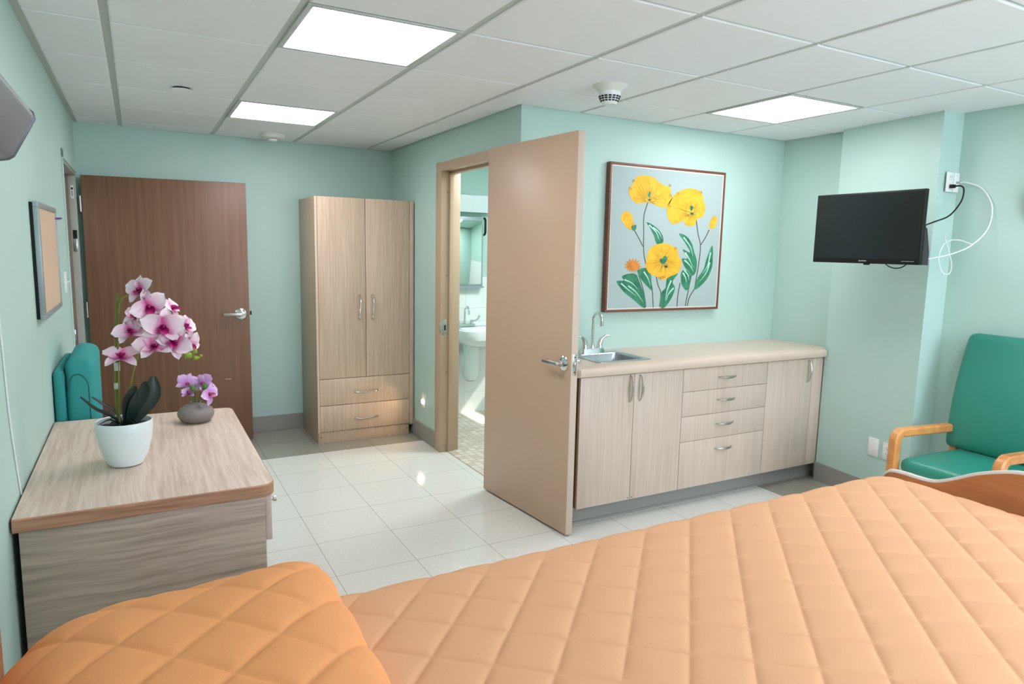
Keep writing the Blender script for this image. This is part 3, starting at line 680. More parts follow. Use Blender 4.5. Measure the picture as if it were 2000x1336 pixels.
# detector with slotted cage
cx2, cy2 = 2.112, 2.875
dt = thing('smoke_detector', 'round white detector with black slots, hanging over the gap between tan door and painting', 'smoke detector', (cx2, cy2, HC))
bm = B(); lathe(bm, [(0, HC-.004), (.088, HC-.004), (.090, HC-.008), (.072, HC-.022), (.056, HC-.040), (0, HC-.040)], (cx2, cy2, 0), 40); part('base', bm, 'offwhite', dt)
bm = B(); lathe(bm, [(0, HC-.038), (.056, HC-.038), (.055, HC-.056), (.046, HC-.078), (.038, HC-.092), (.030, HC-.098), (0, HC-.099)], (cx2, cy2, 0), 40); hd = part('sensor_head', bm, 'white', dt)
bm = B()
for row, (za, ra, zb, rb) in enumerate([(.060, .0545, .067, .0515), (.070, .0508, .077, .0475), (.081, .0455, .087, .042)]):
    for k in range(16):
        a0, a1 = 2*PI*(k+.15)/16, 2*PI*(k+.85)/16; o_ = .0012
        loft(bm, [[(cx2+(r+s)*math.cos(a), cy2+(r+s)*math.sin(a), HC-z) for r, z, s in ((ra, za, o_), (rb, zb, o_), (rb, zb, -.003), (ra, za, -.003))] for a in (a0, (a0+a1)/2, a1)])
part('slot', bm, 'dark', hd)

# ------------------------------------------------------------------ TV, mount, sockets, cords
tv = thing('television', 'black flat television mounted on the pillar', 'television', (3.72, 2.49, 1.72))
TY0, TY1, TZ0, TZ1, TX = 2.178, 2.842, 1.512, 1.918, 3.695
bm = B(); box(bm, TX, TX+.028, TY0, TY1, TZ0, TZ1, .004, 3); part('bezel', bm, 'black', tv)
bm = B(); box(bm, TX-.0008, TX+.002, TY0+.010, TY1-.010, TZ0+.028, TZ1-.010); part('screen', bm, 'screen', tv, 'dark switched-off screen')
bm = B(); loft(bm, [[(TX+.027, y, z) for y, z in ((TY0+.01, TZ0+.004), (TY1-.06, TZ0+.004), (TY1-.06, TZ0+.26), (TY0+.01, TZ0+.26))][::-1], [(TX+.06, y, z) for y, z in ((TY0-.012, TZ0+.0), (TY1-.10, TZ0+.01), (TY1-.10, TZ0+.24), (TY0-.012, TZ0+.07))][::-1], [(TX+.075, y, z) for y, z in ((TY0+.02, TZ0+.02), (TY1-.12, TZ0+.02), (TY1-.12, TZ0+.22), (TY0+.02, TZ0+.2))][::-1]]); bmesh.ops.recalc_face_normals(bm, faces=bm.faces[:]); part('rear_housing', bm, 'black', tv)
bm = B(); box(bm, TX-.0018, TX, 2.485, 2.520, TZ0+.013, TZ0+.018); box(bm, TX-.0018, TX, 2.524, 2.531, TZ0+.011, TZ0+.019, .001)
part('badge', bm, 'badge', tv, 'small silver maker badge'); 
bm = B(); box(bm, TX+.003, TX+.02, 2.472, 2.505, TZ0-.008, TZ0+.002, .003); part('sensor', bm, 'black', tv)
bm = B(); box(bm, TX-.0014, TX, TY0+.03, TY0+.10, TZ0+.0165, TZ0+.019); part('indicator', bm, 'badge', tv)
mt = thing('television_mount', 'black wall mount between the television and the pillar', 'tv mount', (4.03, 2.55, 1.74))
bm = B(); box(bm, 4.004, 4.026, 2.49, 2.61, 1.62, 1.86, .003); part('wall_plate', bm, 'black', mt)
bm = B(); box(bm, TX+.08, 4.006, 2.535, 2.565, 1.715, 1.765, .004); part('arm', bm, 'black', mt)
bm = B(); box(bm, TX+.0755, TX+.086, 2.45, 2.65, 1.64, 1.84, .002); part('tv_plate', bm, 'black', mt)
def plate_y(name, label, x0, x1, y, z0, z1, outlet=True, grp=None):
    """cover plate on a wall facing -y"""
    t = thing(name, label, 'wall outlet' if outlet else 'cover plate', ((x0+x1)/2, y, (z0+z1)/2), group=grp)
    bm = B(); box(bm, x0, x1, y-.006, y, z0, z1, .002); pl = part('plate', bm, 'white', t)
    return t, pl
oy = 2.285
t, pl = plate_y('wall_outlet', 'white outlet on the pillar side with a black plug in it', 4.052, 4.118, oy, 1.928, 2.038)
for zc in (2.008, 1.958):
    bm = B(); lathe(bm, [(0, -.009), (.015, -.009), (.0165, -.006), (.0165, 0), (0, 0)], (4.085, oy, zc), 24, 'Y'); s_ = part('socket', bm, 'white', t)
    bm = B(); box(bm, 4.077, 4.0795, oy-.0098, oy-.008, zc-.001, zc+.008); box(bm, 4.0905, 4.093, oy-.0098, oy-.008, zc-.001, zc+.008); disk(bm, (4.085, oy-.0098, zc-.009), .0025, 'Y', .002, 10); part('slot', bm, 'dark', s_)
t, pl = plate_y('cable_outlet', 'white plate with a coaxial jack beside the pillar outlet', 4.122, 4.178, oy, 1.928, 2.038)
bm = B(); lathe(bm, [(0, -.026), (.0045, -.026), (.0045, -.012), (.007, -.012), (.007, -.005), (0, -.005)], (4.15, oy, 1.983), 14, 'Y'); part('jack', bm, 'satin', t)
bm = B(); disk(bm, (4.15, oy-.007, 2.022), .002, 'Y', .001, 8); part('screw', bm, 'satin', t)
# black power cord
cd_ = thing('power_cord', 'black power cord from the pillar outlet to the television', 'cord', (4.085, oy, 1.958))
bm = B(); box(bm, 4.072, 4.098, oy-.036, oy-.0095, 1.948, 1.968, .004); part('plug', bm, 'black', cd_)
bm = B(); tube(bm, smoothpath([(4.085, oy-.034, 1.958), (4.09, oy-.065, 1.957), (4.095, oy-.08, 1.935), (4.08, oy-.08, 1.87), (4.00, oy-.07, 1.79), (3.95, oy-.02, 1.755), (3.86, 2.27, 1.73), (3.779, 2.30, 1.70)], 8), .0042, 10); part('cable', bm, 'black', cd_)
bm = B(); tube(bm, smoothpath([(3.78, 2.44, TZ0+.03), (3.775, 2.41, TZ0-.006), (3.77, 2.36, TZ0-.022), (3.77, 2.31, TZ0-.012), (3.775, 2.27, TZ0+.03)], 8), .003, 8)
tag(finish('cable_loop', bm, 'black', loc=(3.77, 2.36, TZ0-.02)), 'thin black cable loop hanging under the television', 'cord')
bm = B(); tube(bm, smoothpath([(4.15, oy-.026, 1.983), (4.155, oy-.06, 1.980), (4.17, oy-.14, 1.94), (4.168, oy-.20, 1.84), (4.150, oy-.20, 1.72), (4.09, oy-.16, 1.63), (4.03, oy-.11, 1.585), (3.97, oy-.06, 1.56), (3.89, oy-.02, 1.545), (3.82, 2.26, 1.56), (3.779, 2.29, 1.58)], 8), .0036, 10)
tube(bm, smoothpath([(4.09, oy-.16, 1.632), (4.05, oy-.10, 1.655), (4.01, oy-.06, 1.64), (3.98, oy-.05, 1.58), (3.965, oy-.06, 1.52), (3.985, oy-.075, 1.47), (4.03, oy-.085, 1.465), (4.045, oy-.085, 1.51), (4.02, oy-.08, 1.58), (3.985, oy-.06, 1.68)], 8), .0028, 8)
tag(finish('coaxial_cable', bm, 'white', loc=(4.15, oy, 1.983)), 'white coaxial cable looping from the pillar plate to the television', 'cord')
# low plates on the pillar front face
pang = math.atan2(PF[1]-PN[1], PF[0]-PN[0])
def pil(yc):   # x on pillar face at this y
    return PN[0]+(PF[0]-PN[0])*(yc-PN[1])/(PF[1]-PN[1])
def pillar_plate(name, label, yc, w, z0, z1, cat):
    t = thing(name, label, cat, (pil(yc)-.001, yc, z0), pang)   # local x runs along the face, local +y points into the room
    bm = B(); box(bm, -w/2, w/2, 0, .006, 0, z1-z0, .002); pl = part('plate', bm, 'white', t, local=True); return t
t = pillar_plate('blank_plate', 'blank white wall plate low on the pillar', 2.545, .075, .302, .418, 'cover plate')
for z in (.014, .102):
    bm = B(); disk(bm, (0, .0058, z), .0025, 'Y', .001, 8); part('screw', bm, 'satin', t, local=True)
t = pillar_plate('wall_outlet', 'white outlet low on the pillar behind the chair arm', 2.418, .118, .306, .412, 'wall outlet')
for xc in (-.022, .024):
    for zc in (.072, .034):
        bm = B(); lathe(bm, [(0, 0), (.014, 0), (.014, .0085), (0, .0085)], (xc, 0, zc), 20, 'Y'); s_ = part('socket', bm, 'white', t, local=True)
        bm = B(); box(bm, xc-.007, xc-.0045, .008, .0092, zc, zc+.007); box(bm, xc+.0045, xc+.007, .008, .0092, zc, zc+.007); disk(bm, (xc, .008, zc-.007), .0025, 'Y', .0012, 8); part('slot', bm, 'dark', s_, local=True)
# night light on bathroom-side wall
nl = thing('night_light', 'small white glowing night light low beside the wardrobe', 'night light', (BX, 5.03, .325))
bm = B(); box(bm, BX-.008, BX, 4.99, 5.065, .268, .385, .002); part('plate', bm, 'white', nl)
bm = B(); prism(bm, [(5.027+.022*math.cos(a), .335-.034*math.sin(a)) for a in [PI*k/12 for k in range(13)]], 'X', BX-.020, BX-.008, .002); part('lens', bm, 'night', nl, 'glowing half-round lens')
pl_ = bpy.data.lights.new('night_glow', 'SPOT'); pl_.energy = 4; pl_.color = (1, .66, .36); pl_.shadow_soft_size = .02; pl_.spot_size = math.radians(150); pl_.spot_blend = 1
po = bpy.data.objects.new('night_glow', pl_); COL.objects.link(po); po.parent = nl; po.location = (-.03, 0, -.005); po.rotation_euler = (0, math.radians(70), 0)
# clock on right wall
ck = thing('wall_clock', 'round black wall clock at the right edge', 'clock', (RX-.02, 1.79, 1.87))
bm = B(); lathe(bm, [(0, RX-.002), (.13, RX-.002), (.13, RX-.035), (.118, RX-.04), (.112, RX-.03), (0, RX-.03)], (0, 1.79, 1.87), 40, 'X'); part('case', bm, 'black', ck)
bm = B(); lathe(bm, [(0, RX-.029), (.112, RX-.029), (.112, RX-.0315), (0, RX-.0315)], (0, 1.79, 1.87), 40, 'X'); part('dial', bm, 'white', ck)
bm = B(); box(bm, RX-.034, RX-.032, 1.787, 1.793, 1.87, 1.95); box(bm, RX-.034, RX-.032, 1.74, 1.79, 1.867, 1.873); part('hands', bm, 'black', ck)

# ------------------------------------------------------------------ left wall things
wl = thing('wall_lamp', 'grey metal wall lamp high on the left wall', 'wall lamp', (LX, 1.85, 1.78))
prf = [(LX+.001, 1.935), (-.262, 1.925), (-.250, 1.917), (-.246, 1.900), (-.303, 1.790), (-.315, 1.780), (LX+.001, 1.772)]
bm = B(); prism(bm, prf, 'Y', 1.25, 2.478, .004); part('housing', bm, 'lampgrey', wl)
bm = B(); big = [(LX+.001, 1.938), (-.260, 1.929), (-.246, 1.919), (-.242, 1.899), (-.300, 1.786), (-.314, 1.776), (LX+.001, 1.768)]
prism(bm, big, 'Y', 2.478, 2.492, .003); part('end_cap', bm, 'lampdark', wl)
bm = B(); prism(bm, big, 'Y', 1.236, 1.25, .003); part('end_cap', bm, 'lampdark', wl)
bm = B(); tube(bm, smoothpath([(LX+.0032, 2.30, 1.77), (LX+.0032, 2.35, 1.5), (LX+.0032, 2.385, 1.27), (LX+.0032, 2.42, 1.02), (LX+.0032, 2.50, .79), (LX+.0032, 2.56, .66), (LX+.0032, 2.58, .3)], 8), .0026, 8)
tag(finish('lamp_cord', bm, 'white', loc=(LX+.0032, 2.4, 1.0)), 'thin white cord running down the left wall', 'cord')
cb = thing('corkboard', 'small corkboard in an aluminium frame on the left wall', 'corkboard', (LX+.02, 3.57, 1.46))
y0, y1, z0, z1, xf = 3.20, 3.885, 1.235, 1.695, LX+.030
bm = B(); f = .022
box(bm, LX+.012, xf, y0, y1, z0, z0+f, .002); box(bm, LX+.012, xf, y0, y1, z1-f, z1, .002); box(bm, LX+.012, xf, y0, y0+f*1.6, z0+f, z1-f, .002); box(bm, LX+.012, xf, y1-f*.6, y1, z0+f, z1-f, .002); part('frame', bm, 'alu', cb)
bm = B(); box(bm, LX+.014, xf-.005, y0+.02, y1-.01, z0+.02, z1-.02); part('cork_panel', bm, 'cork', cb)
bm = B(); box(bm, LX+.001, LX+.013, y0+.004, y1-.004, z0+.004, z1-.004); part('gap_shade', bm, 'black', cb)  # black slab painted in for the shaded gap between board and wall
bm = B(); tube(bm, [(xf-.006, 3.868, 1.648), (xf+.004, 3.872, 1.648), (xf+.010, 3.876, 1.649), (xf+.02, 3.884, 1.65)], lambda t: .0035+.002*math.sin(t*PI*2)**2, 10)
tag(finish('push_pin', bm, 'purple', loc=(xf, 3.87, 1.648)), 'purple push pin at the corkboard corner', 'push pin')
sw = thing('light_switch', 'white light switch on the left wall by the entry', 'light switch', (LX, 4.42, 1.32))
bm = B(); box(bm, LX, LX+.011, 4.385, 4.455, 1.262, 1.377, .002); part('plate', bm, 'white', sw)
bm = B(); tube(bm, [(LX+.005, 4.42, 1.318), (LX+.016, 4.42, 1.322), (LX+.024, 4.42, 1.326)], .0045, 8); part('toggle', bm, 'white', sw)

# ------------------------------------------------------------------ desk
DX0, DX1, DYa, DYb, DZt = LX+.007, .370, 2.283, 3.488, .76
dk = thing('desk', 'light wood desk against the left wall holding the orchid pots', 'desk', (0, 2.88, 0))
bm = B(); n_ = 6
def dloop(z, ins=0):
    r = .045; pts = [(DX0, DYa+ins), (DX0, DYb-ins)][::-1]
    out = [(DX0, DYb-ins, z), (DX0, DYa+ins, z)]
    for k in range(n_+1): a = -PI/2+PI/2*k/n_; out.append((DX1-r+(r-ins)*math.cos(a), DYa+r+(r-ins)*math.sin(a), z))
    for k in range(n_+1): a = PI/2*k/n_; out.append((DX1-r+(r-ins)*math.cos(a), DYb-r+(r-ins)*math.sin(a), z))
    return out
rows = loft(bm, [dloop(DZt-.042, .003), dloop(DZt-.039), dloop(DZt-.003), dloop(DZt, .003)])
bm.faces.ensure_lookup_table()
for f in bm.faces:
    if abs(f.normal.z) < .9 and f.calc_center_median().z < DZt-.002: f.material_index = 1
bm.normal_update()
for f in bm.faces: f.material_index = 0 if abs(f.normal.z) > .9 else 1
part('desktop', bm, ['desktop', 'deskedge'], dk)
bm = B(); box(bm, DX0+.012, .338, DYa+.018, DYa+.038, 0, DZt-.042, .001); part('end_panel', bm, 'deskside', dk)
bm = B(); box(bm, DX0+.012, .338, DYb-.038, DYb-.018, 0, DZt-.042, .001); part('end_panel', bm, 'deskside', dk)
bm = B(); box(bm, DX0+.012, DX0+.026, DYa+.038, DYb-.038, .2, DZt-.042); part('back_panel', bm, 'deskside', dk)
for a, b in ((DYa+.030, (DYa+DYb)/2-.002), ((DYa+DYb)/2+.002, DYb-.03)):
    bm = B(); box(bm, .340, .360, a, b, DZt-.205, DZt-.046, .0015); dr = part('drawer', bm, 'deskfront', dk)
    bm = B(); lathe(bm, [(0, .36), (.005, .36), (.005, .368), (.010, .372), (.010, .380), (0, .382)], (0, (a+b)/2-.25 if a < 2.5 else (a+b)/2, DZt-.075), 14, 'X'); part('knob', bm, 'satin', dr)

# ------------------------------------------------------------------ orchids
def petal(bm, L, Wd, base, rot, cup=.15, tipcurl=.1, n=8, m=7, shape=1.0):
    """petal growing along +y of its own frame, normal +z; uv.x = distance from the centre"""
    uv = bm.loops.layers.uv.verify(); Mx = Matrix.Translation(base) @ rot; G = []
    for i in range(n+1):
        t = i/n; w = Wd*.5*(max(0, 1-abs(2*(.03+.965*t**.8)-1)**2.6)**.55)*shape; row = []
        for j in range(m+1):
            s = j/m*2-1; x = s*w; y = L*t*(1-.06*s*s*t); z = cup*L*(s*s)*.5*math.sin(PI*t) - tipcurl*L*t*t + .02*L*math.sin(5*s+3*t)
            row.append((bm.verts.new(Mx @ Vector((x, y, z))), t))
        G.append(row)
    for i in range(n):
        for j in range(m):
            q = (G[i][j], G[i][j+1], G[i+1][j+1], G[i+1][j]); f = bm.faces.new([a[0] for a in q])
            for l, a in zip(f.loops, q): l[uv].uv = (a[1], .5)
def flower_mesh(size, rnd):
    bm = B(); I = lambda a, tilt: Matrix.Rotation(a, 4, 'Z') @ Matrix.Rotation(tilt, 4, 'X')
    o = Vector((0, 0, 0))
    for a in (0, 2.2, -2.2): petal(bm, size*.56, size*.32, o, I(a+rnd.uniform(-.15, .15), rnd.uniform(-.1, .45)), .35, .10)     # sepals
    for a in (1.22, -1.22): petal(bm, size*.60, size*.54, Vector((0, 0, .003)), I(a+rnd.uniform(-.2, .2), rnd.uniform(.0, .5)), .3, .16)  # wide petals
    return bm
def lip_mesh(size):
    bm = B(); uv = bm.loops.layers.uv.verify()
    R = Matrix.Rotation(PI, 4, 'Z') @ Matrix.Rotation(.7, 4, 'X')
    petal(bm, size*.34, size*.26, Vector((0, 0, .004)), R, .5, -.2, shape=1)
    for a in (PI-.9, PI+.9): petal(bm, size*.17, size*.14, Vector((0, 0, .004)), Matrix.Rotation(a, 4, 'Z') @ Matrix.Rotation(1.0, 4, 'X'), .4, -.2)
    tube(bm, [(0, 0, 0), (0, .004, .012), (0, .0, .022)], lambda t: .006*(1-t)+.003, 8)
    return bm
def flower(parent, pos, facing, roll, size, mp='petal', ml='lip', rnd=random):
    z = Vector(facing).normalized(); y = Vector((0, 0, 1)); y = (y-z*y.dot(z)).normalized(); x = y.cross(z)
    Mr = Matrix((x, y, z)).transposed().to_4x4() @ Matrix.Rotation(roll, 4, 'Z')
    bm = flower_mesh(size, rnd); o = finish('flower', bm, mp, parent, local=True, smooth=180)
    o.matrix_basis = wm(parent).inverted() @ (Matrix.Translation(Vector(pos)) @ Mr)
    bm = lip_mesh(size); finish('lip', bm, ml, o, local=True, smooth=180)['label'] = 'dark magenta lip' if ml == 'lip' else 'rosy lip'
    return o
ox, oy_, oz = -.068, 2.715, DZt
orc = thing('potted_orchid', 'tall pink and white orchid in a white pot on the desk', 'potted plant', (ox, oy_, oz))
bm = B(); lathe(bm, [(0, 0), (.044, 0), (.054, .004), (.070, .035), (.084, .085), (.090, .13), (.0905, .158), (.0885, .161), (.0855, .158), (.085, .13), (.0, .125)], (ox, oy_, oz+.0005), 48); part('pot', bm, 'pot', orc)
bm = B(); lathe(bm, [(0, .143), (.04, .145), (.070, .141), (.0850, .136), (.0845, .128), (0, .128)], (ox, oy_, oz), 32)
for v in bm.verts: v.co.z += random.uniform(-.004, .006)
part('moss', bm, 'soil', orc)
bm = B()
for k in range(9):
    a = k*.75; L_ = random.uniform(.04, .08); tube(bm, smoothpath([(ox+.01*math.cos(a), oy_+.01*math.sin(a), oz+.145), (ox+L_*.6*math.cos(a), oy_+L_*.6*math.sin(a), oz+.165), (ox+L_*1.1*math.cos(a), oy_+L_*1.1*math.sin(a), oz+.148)], 5), lambda t: .003*(1-t)+.001, 6)
part('root', bm, 'leaf', orc)
bm = B(); tube(bm, smoothpath([(-.086, 2.72, oz+.13), (-.086, 2.72, 1.05), (-.078, 2.72, 1.2), (-.066, 2.72, 1.370)], 5), .0058, 10); tube(bm, smoothpath([(-.083, 2.713, oz+.14), (-.080, 2.712, 1.0), (-.073, 2.713, 1.2), (-.066, 2.715, 1.30)], 5), .0042, 8); st = part('stake', bm, 'stake', orc, 'olive support stake')
for z, h in ((1.035, .022), (1.10, .03)):
    bm = B(); lathe(bm, [(.0095, z), (.0098, z+h), (.0088, z+h), (.0088, z)], (-.084+(z-1.03)*.06, 2.717, 0), 14)
    part('clip', bm, 'clip', st, 'clear plastic clip')
bm = B(); tube(bm, smoothpath([(-.066, 2.715, 1.295), (-.062, 2.715, 1.335), (-.045, 2.715, 1.358), (-.012, 2.715, 1.366), (.025, 2.72, 1.352), (.065, 2.725, 1.31), (.10, 2.73, 1.26), (.13, 2.73, 1.20), (.150, 2.725, 1.155), (.172, 2.72, 1.135), (.188, 2.718, 1.137)], 8), lambda t: .0036-.002*t, 8); part('stem', bm, 'stem', orc, 'arching green flower stem')
bm = B(); tube(bm, smoothpath([(-.055, 2.73, oz+.14), (-.050, 2.74, 1.0), (-.030, 2.745, 1.09), (-.016, 2.745, 1.135), (.0, 2.74, 1.19), (.03, 2.735, 1.25)], 8), lambda t: .0034-.0015*t, 8); tube(bm, smoothpath([(-.024, 2.745, 1.112), (-.036, 2.742, 1.118), (-.049, 2.738, 1.134)], 5), .0018, 6); part('stem', bm, 'stem', orc, 'upright yellow-green stem')
rf = random.Random(11)
FL = [((.006, 2.695, 1.380), (-.55, -.7, .35), .2, .092), ((.026, 2.675, 1.325), (.15, -1, -.05), .35, .105), ((-.012, 2.69, 1.288), (-.3, -.75, .75), -.3, .078),
      ((-.030, 2.68, 1.238), (-.35, -.7, .55), .5, .094), ((.066, 2.655, 1.255), (.2, -1, .05), -.2, .118), ((.098, 2.72, 1.312), (.7, -.35, .5), .3, .085),
      ((.138, 2.71, 1.247), (.65, -.7, .4), -.4, .085), ((.034, 2.665, 1.183), (.05, -.8, .6), .3, .105), ((.104, 2.665, 1.198), (-.1, -.95, .2), -.7, .105),
      ((-.064, 2.685, 1.150), (-.1, -.45, .9), .1, .105), ((.146, 2.70, 1.182), (.7, -.6, -.1), .5, .085)]
for p, fdir, rl, sz in FL: flower(orc, p, fdir, rl, sz*1.08, rnd=rf)
bm = B()
for c, r in (((.144, 2.675, 1.147), .014), ((.166, 2.69, 1.158), .0105), ((.170, 2.71, 1.130), .009), ((.189, 2.717, 1.137), .006), ((.181, 2.715, 1.131), .005)):
    rbox(bm, c, (r, r*.8, r*.8), r*.75, 4)
part('bud', bm, 'bud', orc, 'cluster of lime green buds')
def leafblade(parent, pts, wmax, side, m='leaf', fold=.25, name='leaf'):
    P = smoothpath(pts, 6); n = len(P); bm = B(); rows = []
    for i, p in enumerate(P):
        t = i/(n-1); T = (P[min(i+1, n-1)]-P[max(i-1, 0)]).normalized(); sd = (Vector(side)-T*Vector(side).dot(T)).normalized(); up = sd.cross(T)
        w = wmax*.5*max(.06, math.sin(PI*min(1, .10+.86*t))**.7); row = []
        for k in range(9):
            s = k/4-1; row.append(p+sd*(w*s)+up*(fold*w*s*s))
        for k in range(9):
            s = 1-k/4; row.append(p+sd*(w*s*.985)+up*(fold*w*s*s-.0022*(1-s*s)-.0006))
        rows.append(row)
    loft(bm, rows); bmesh.ops.recalc_face_normals(bm, faces=bm.faces[:])
    return part(name, bm, m, parent, smooth=60)
b0 = (-.062, 2.715, oz+.145)
leafblade(orc, [b0, (-.052, 2.70, .985), (-.038, 2.69, 1.02), (-.028, 2.685, 1.048)], .040, (1, .15, -.1))
leafblade(orc, [(-.055, 2.715, oz+.145), (-.030, 2.70, .975), (-.005, 2.695, 1.02), (.004, 2.69, 1.060)], .048, (1, .2, -.35))
leafblade(orc, [(-.050, 2.722, oz+.145), (-.010, 2.725, .965), (.022, 2.73, 1.01), (.030, 2.735, 1.068)], .070, (.9, .3, -.5))
leafblade(orc, [(-.072, 2.712, oz+.145), (-.11, 2.70, .945), (-.15, 2.69, .972), (-.192, 2.685, 1.022)], .022, (.2, 1, .1), fold=.5)
leafblade(orc, [(-.070, 2.718, oz+.145), (-.10, 2.73, .955), (-.13, 2.74, .978), (-.163, 2.75, 1.006)], .018, (.2, 1, .1), fold=.5)
# small vase
vx, vy = .197, 3.255
va = thing('orchid_vase', 'low grey round vase with lilac orchid blooms at the far side of the desk', 'vase', (vx, vy, DZt))
bm = B(); lathe(bm, [(0, 0), (.042, 0), (.060, .008), (.074, .028), (.076, .042), (.068, .060), (.046, .074), (.026, .080), (.022, .085), (.023, .091), (.019, .091), (.017, .084), (0, .07)], (vx, vy, DZt+.0005), 44); part('body', bm, 'vase', va)
bm = B()
for q in [(.175, 3.25, .925), (.235, 3.25, .925), (.195, 3.24, .90), (.245, 3.235, .885)]: tube(bm, smoothpath([(vx, vy, DZt+.07), ((vx+q[0])/2, vy-.002, .87), q], 5), .0028, 8)
part('stem', bm, 'budd', va)
rf = random.Random(5)
for p, fdir, rl, sz in [((.168, 3.245, .935), (-.2, 1, .15), .3, .088), ((.228, 3.25, .932), (.2, 1, .3), -.3, .09), ((.250, 3.225, .885), (.5, -.8, .3), .6, .092), ((.172, 3.235, .893), (-.4, -.6, .7), .2, .06)]:
    flower(va, p, fdir, rl, sz, 'lilac', 'lilaclip', rf)
for c in ((.185, 3.215, .921), (.235, 3.215, .924)):
    bm = B(); rbox(bm, c, (.011, .010, .014), .0098, 4); part('bud', bm, 'budd', va)

# ------------------------------------------------------------------ bed, quilt, pillow
bd = thing('bed', 'hospital bed with wooden headboard and wavy footboard', 'bed', (1.0, .93, 0))
YC, YH = .93, .475
bm = B(); box(bm, -.20, 2.24, YC-YH+.03, YC+YH-.03, .562, .765, .04, 4); part('mattress', bm, 'mattress', bd)
bm = B(); box(bm, -.258, 2.315, YC-.42, YC+.42, .50, .56, .008); part('bed_frame', bm, 'lampgrey', bd)
def boardprofile(pts, z0):
    P = smoothpath([(y, 0, z) for y, z in pts], 6); return [(p.x, p.z) for p in P]+[(pts[-1][0], z0), (pts[0][0], z0)]
half = [(1.425, .725), (1.418, .765), (1.405, .785), (1.385, .795), (1.34, .798), (1.30, .797), (1.24, .802), (1.18, .829), (1.114, .866), (1.03, .898), (.97, .909)]
full = half+[(.93, .911)]+[(2*YC-y, z) for y, z in half[::-1]]
bm = B(); prism(bm, boardprofile(full, .35), 'X', 2.315, 2.340, .003); fb = part('footboard', bm, 'bedwood', bd)
rim = [Vector((2.3275, p[0], p[1]+.001)) for p in boardprofile(full, .35)[:-2]]
bm = B(); tube(bm, rim, .0085, 8, flat=1.5, up=(0, 0, 1)); part('edge_trim', bm, 'bededge', fb, 'pale edge trim')
hh = [(1.50, .60), (1.500, .90), (1.492, .945), (1.475, .965), (1.44, .97), (1.36, .972), (1.24, 1.0), (1.114, 1.045), (.97, 1.07)]
full = hh+[(.93, 1.072)]+[(2*YC-y, z) for y, z in hh[::-1]]
bm = B(); prism(bm, boardprofile(full, .35), 'X', -.285, -.258, .003); hb = part('headboard', bm, 'bedwood', bd)
bm = B(); tube(bm, [Vector((-.2715, p[0], p[1]+.001)) for p in boardprofile(full, .35)[:-2]], .0085, 8, flat=1.6, up=(0, 1, 0)); part('edge_trim', bm, 'bededge', hb, 'pale edge trim')
for x in (-.12, 2.16):
    for y in (YC-.36, YC+.36):
        bm = B(); box(bm, x-.025, x+.025, y-.025, y+.025, .10, .52, .004); lg = part('leg', bm, 'lampgrey', bd)
        bm = B(); lathe(bm, [(0, -.012), (.045, -.012), (.05, -.006), (.05, .006), (.045, .012), (0, .012)], (x, y, .05), 24, 'Y'); part('caster', bm, 'black', lg)
# quilted cover
LAT = np.linalg.inv(np.array([[.090, -.077], [-.0725, -.082]])); P0 = np.array([1.109, 1.120])
def puff(u, v, lat=LAT, p0=P0, amp=.0085, cell=.1125):
    """quilted relief: stitched grooves between softly domed squares"""
    s = lat[0, 0]*(u-p0[0])+lat[0, 1]*(v-p0[1]); t = lat[1, 0]*(u-p0[0])+lat[1, 1]*(v-p0[1])
    ds = np.abs(s-np.round(s))*cell; dt = np.abs(t-np.round(t))*cell; d = np.minimum(ds, dt)
    dome = (np.abs(np.sin(PI*s))*np.abs(np.sin(PI*t)))**.5
    return amp*(.42*(1-np.exp(-d/.0065))+.58*dome), s, t
def wrinkle(u, v):
    w = np.zeros_like(u); rg = np.random.RandomState(4)
    for k in range(26):
        a = rg.uniform(-.9, .3); f = rg.uniform(60, 150); ph = rg.uniform(0, 6.28); w += np.sin((u*math.cos(a)+v*math.sin(a))*f*.6+ph+1.5*np.sin(u*9+k)+1.7*np.sin(v*11+k*2))*rg.uniform(.3, 1)
    return w/26
def gridmesh(name, X, Y, Z, m, parent=None, loc=None, uvs=None):
    nu, nv = X.shape; V = np.stack([X, Y, Z], -1).reshape(-1, 3)
    if loc is not None: V = V-np.array(loc)
    i = np.arange(nu-1)[:, None]*nv+np.arange(nv-1)[None, :]; F = np.stack([i, i+nv, i+nv+1, i+1], -1).reshape(-1, 4)
    me = bpy.data.meshes.new(name); me.from_pydata(V.tolist(), [], F.tolist()); me.materials.append(M[m])
    me.polygons.foreach_set('use_smooth', [True]*len(me.polygons)); o = bpy.data.objects.new(name, me); COL.objects.link(o)
    if loc is not None: o.location = loc
    if parent: o.parent = parent
    return o
def displaced(X, Y, Z, D):
    P = np.stack([X, Y, Z], -1); du = np.gradient(P, axis=0); dv = np.gradient(P, axis=1); N = np.cross(du, dv); N /= np.linalg.norm(N, axis=-1, keepdims=True)+1e-9
    return P+N*D[..., None]
def edgeprof(d, r):
    """d = arc distance inwards from the start of the roll; returns (inward offset, drop)"""
    a = np.clip((r*PI/2-d)/r, 0, PI/2); off = np.where(d < 0, 0, np.where(d < r*PI/2, r-r*np.sin(a), d-r*PI/2+r)); drop = np.where(d < 0, r-d, np.where(d < r*PI/2, r-r*np.cos(a), 0)); return off, drop
r_ = .05; ZT = .796
top_w = 2*YH+.0; sideH = .36
vlen = (top_w-2*r_)+2*r_*PI/2+2*sideH; v = np.arange(0, vlen+.001, .004)
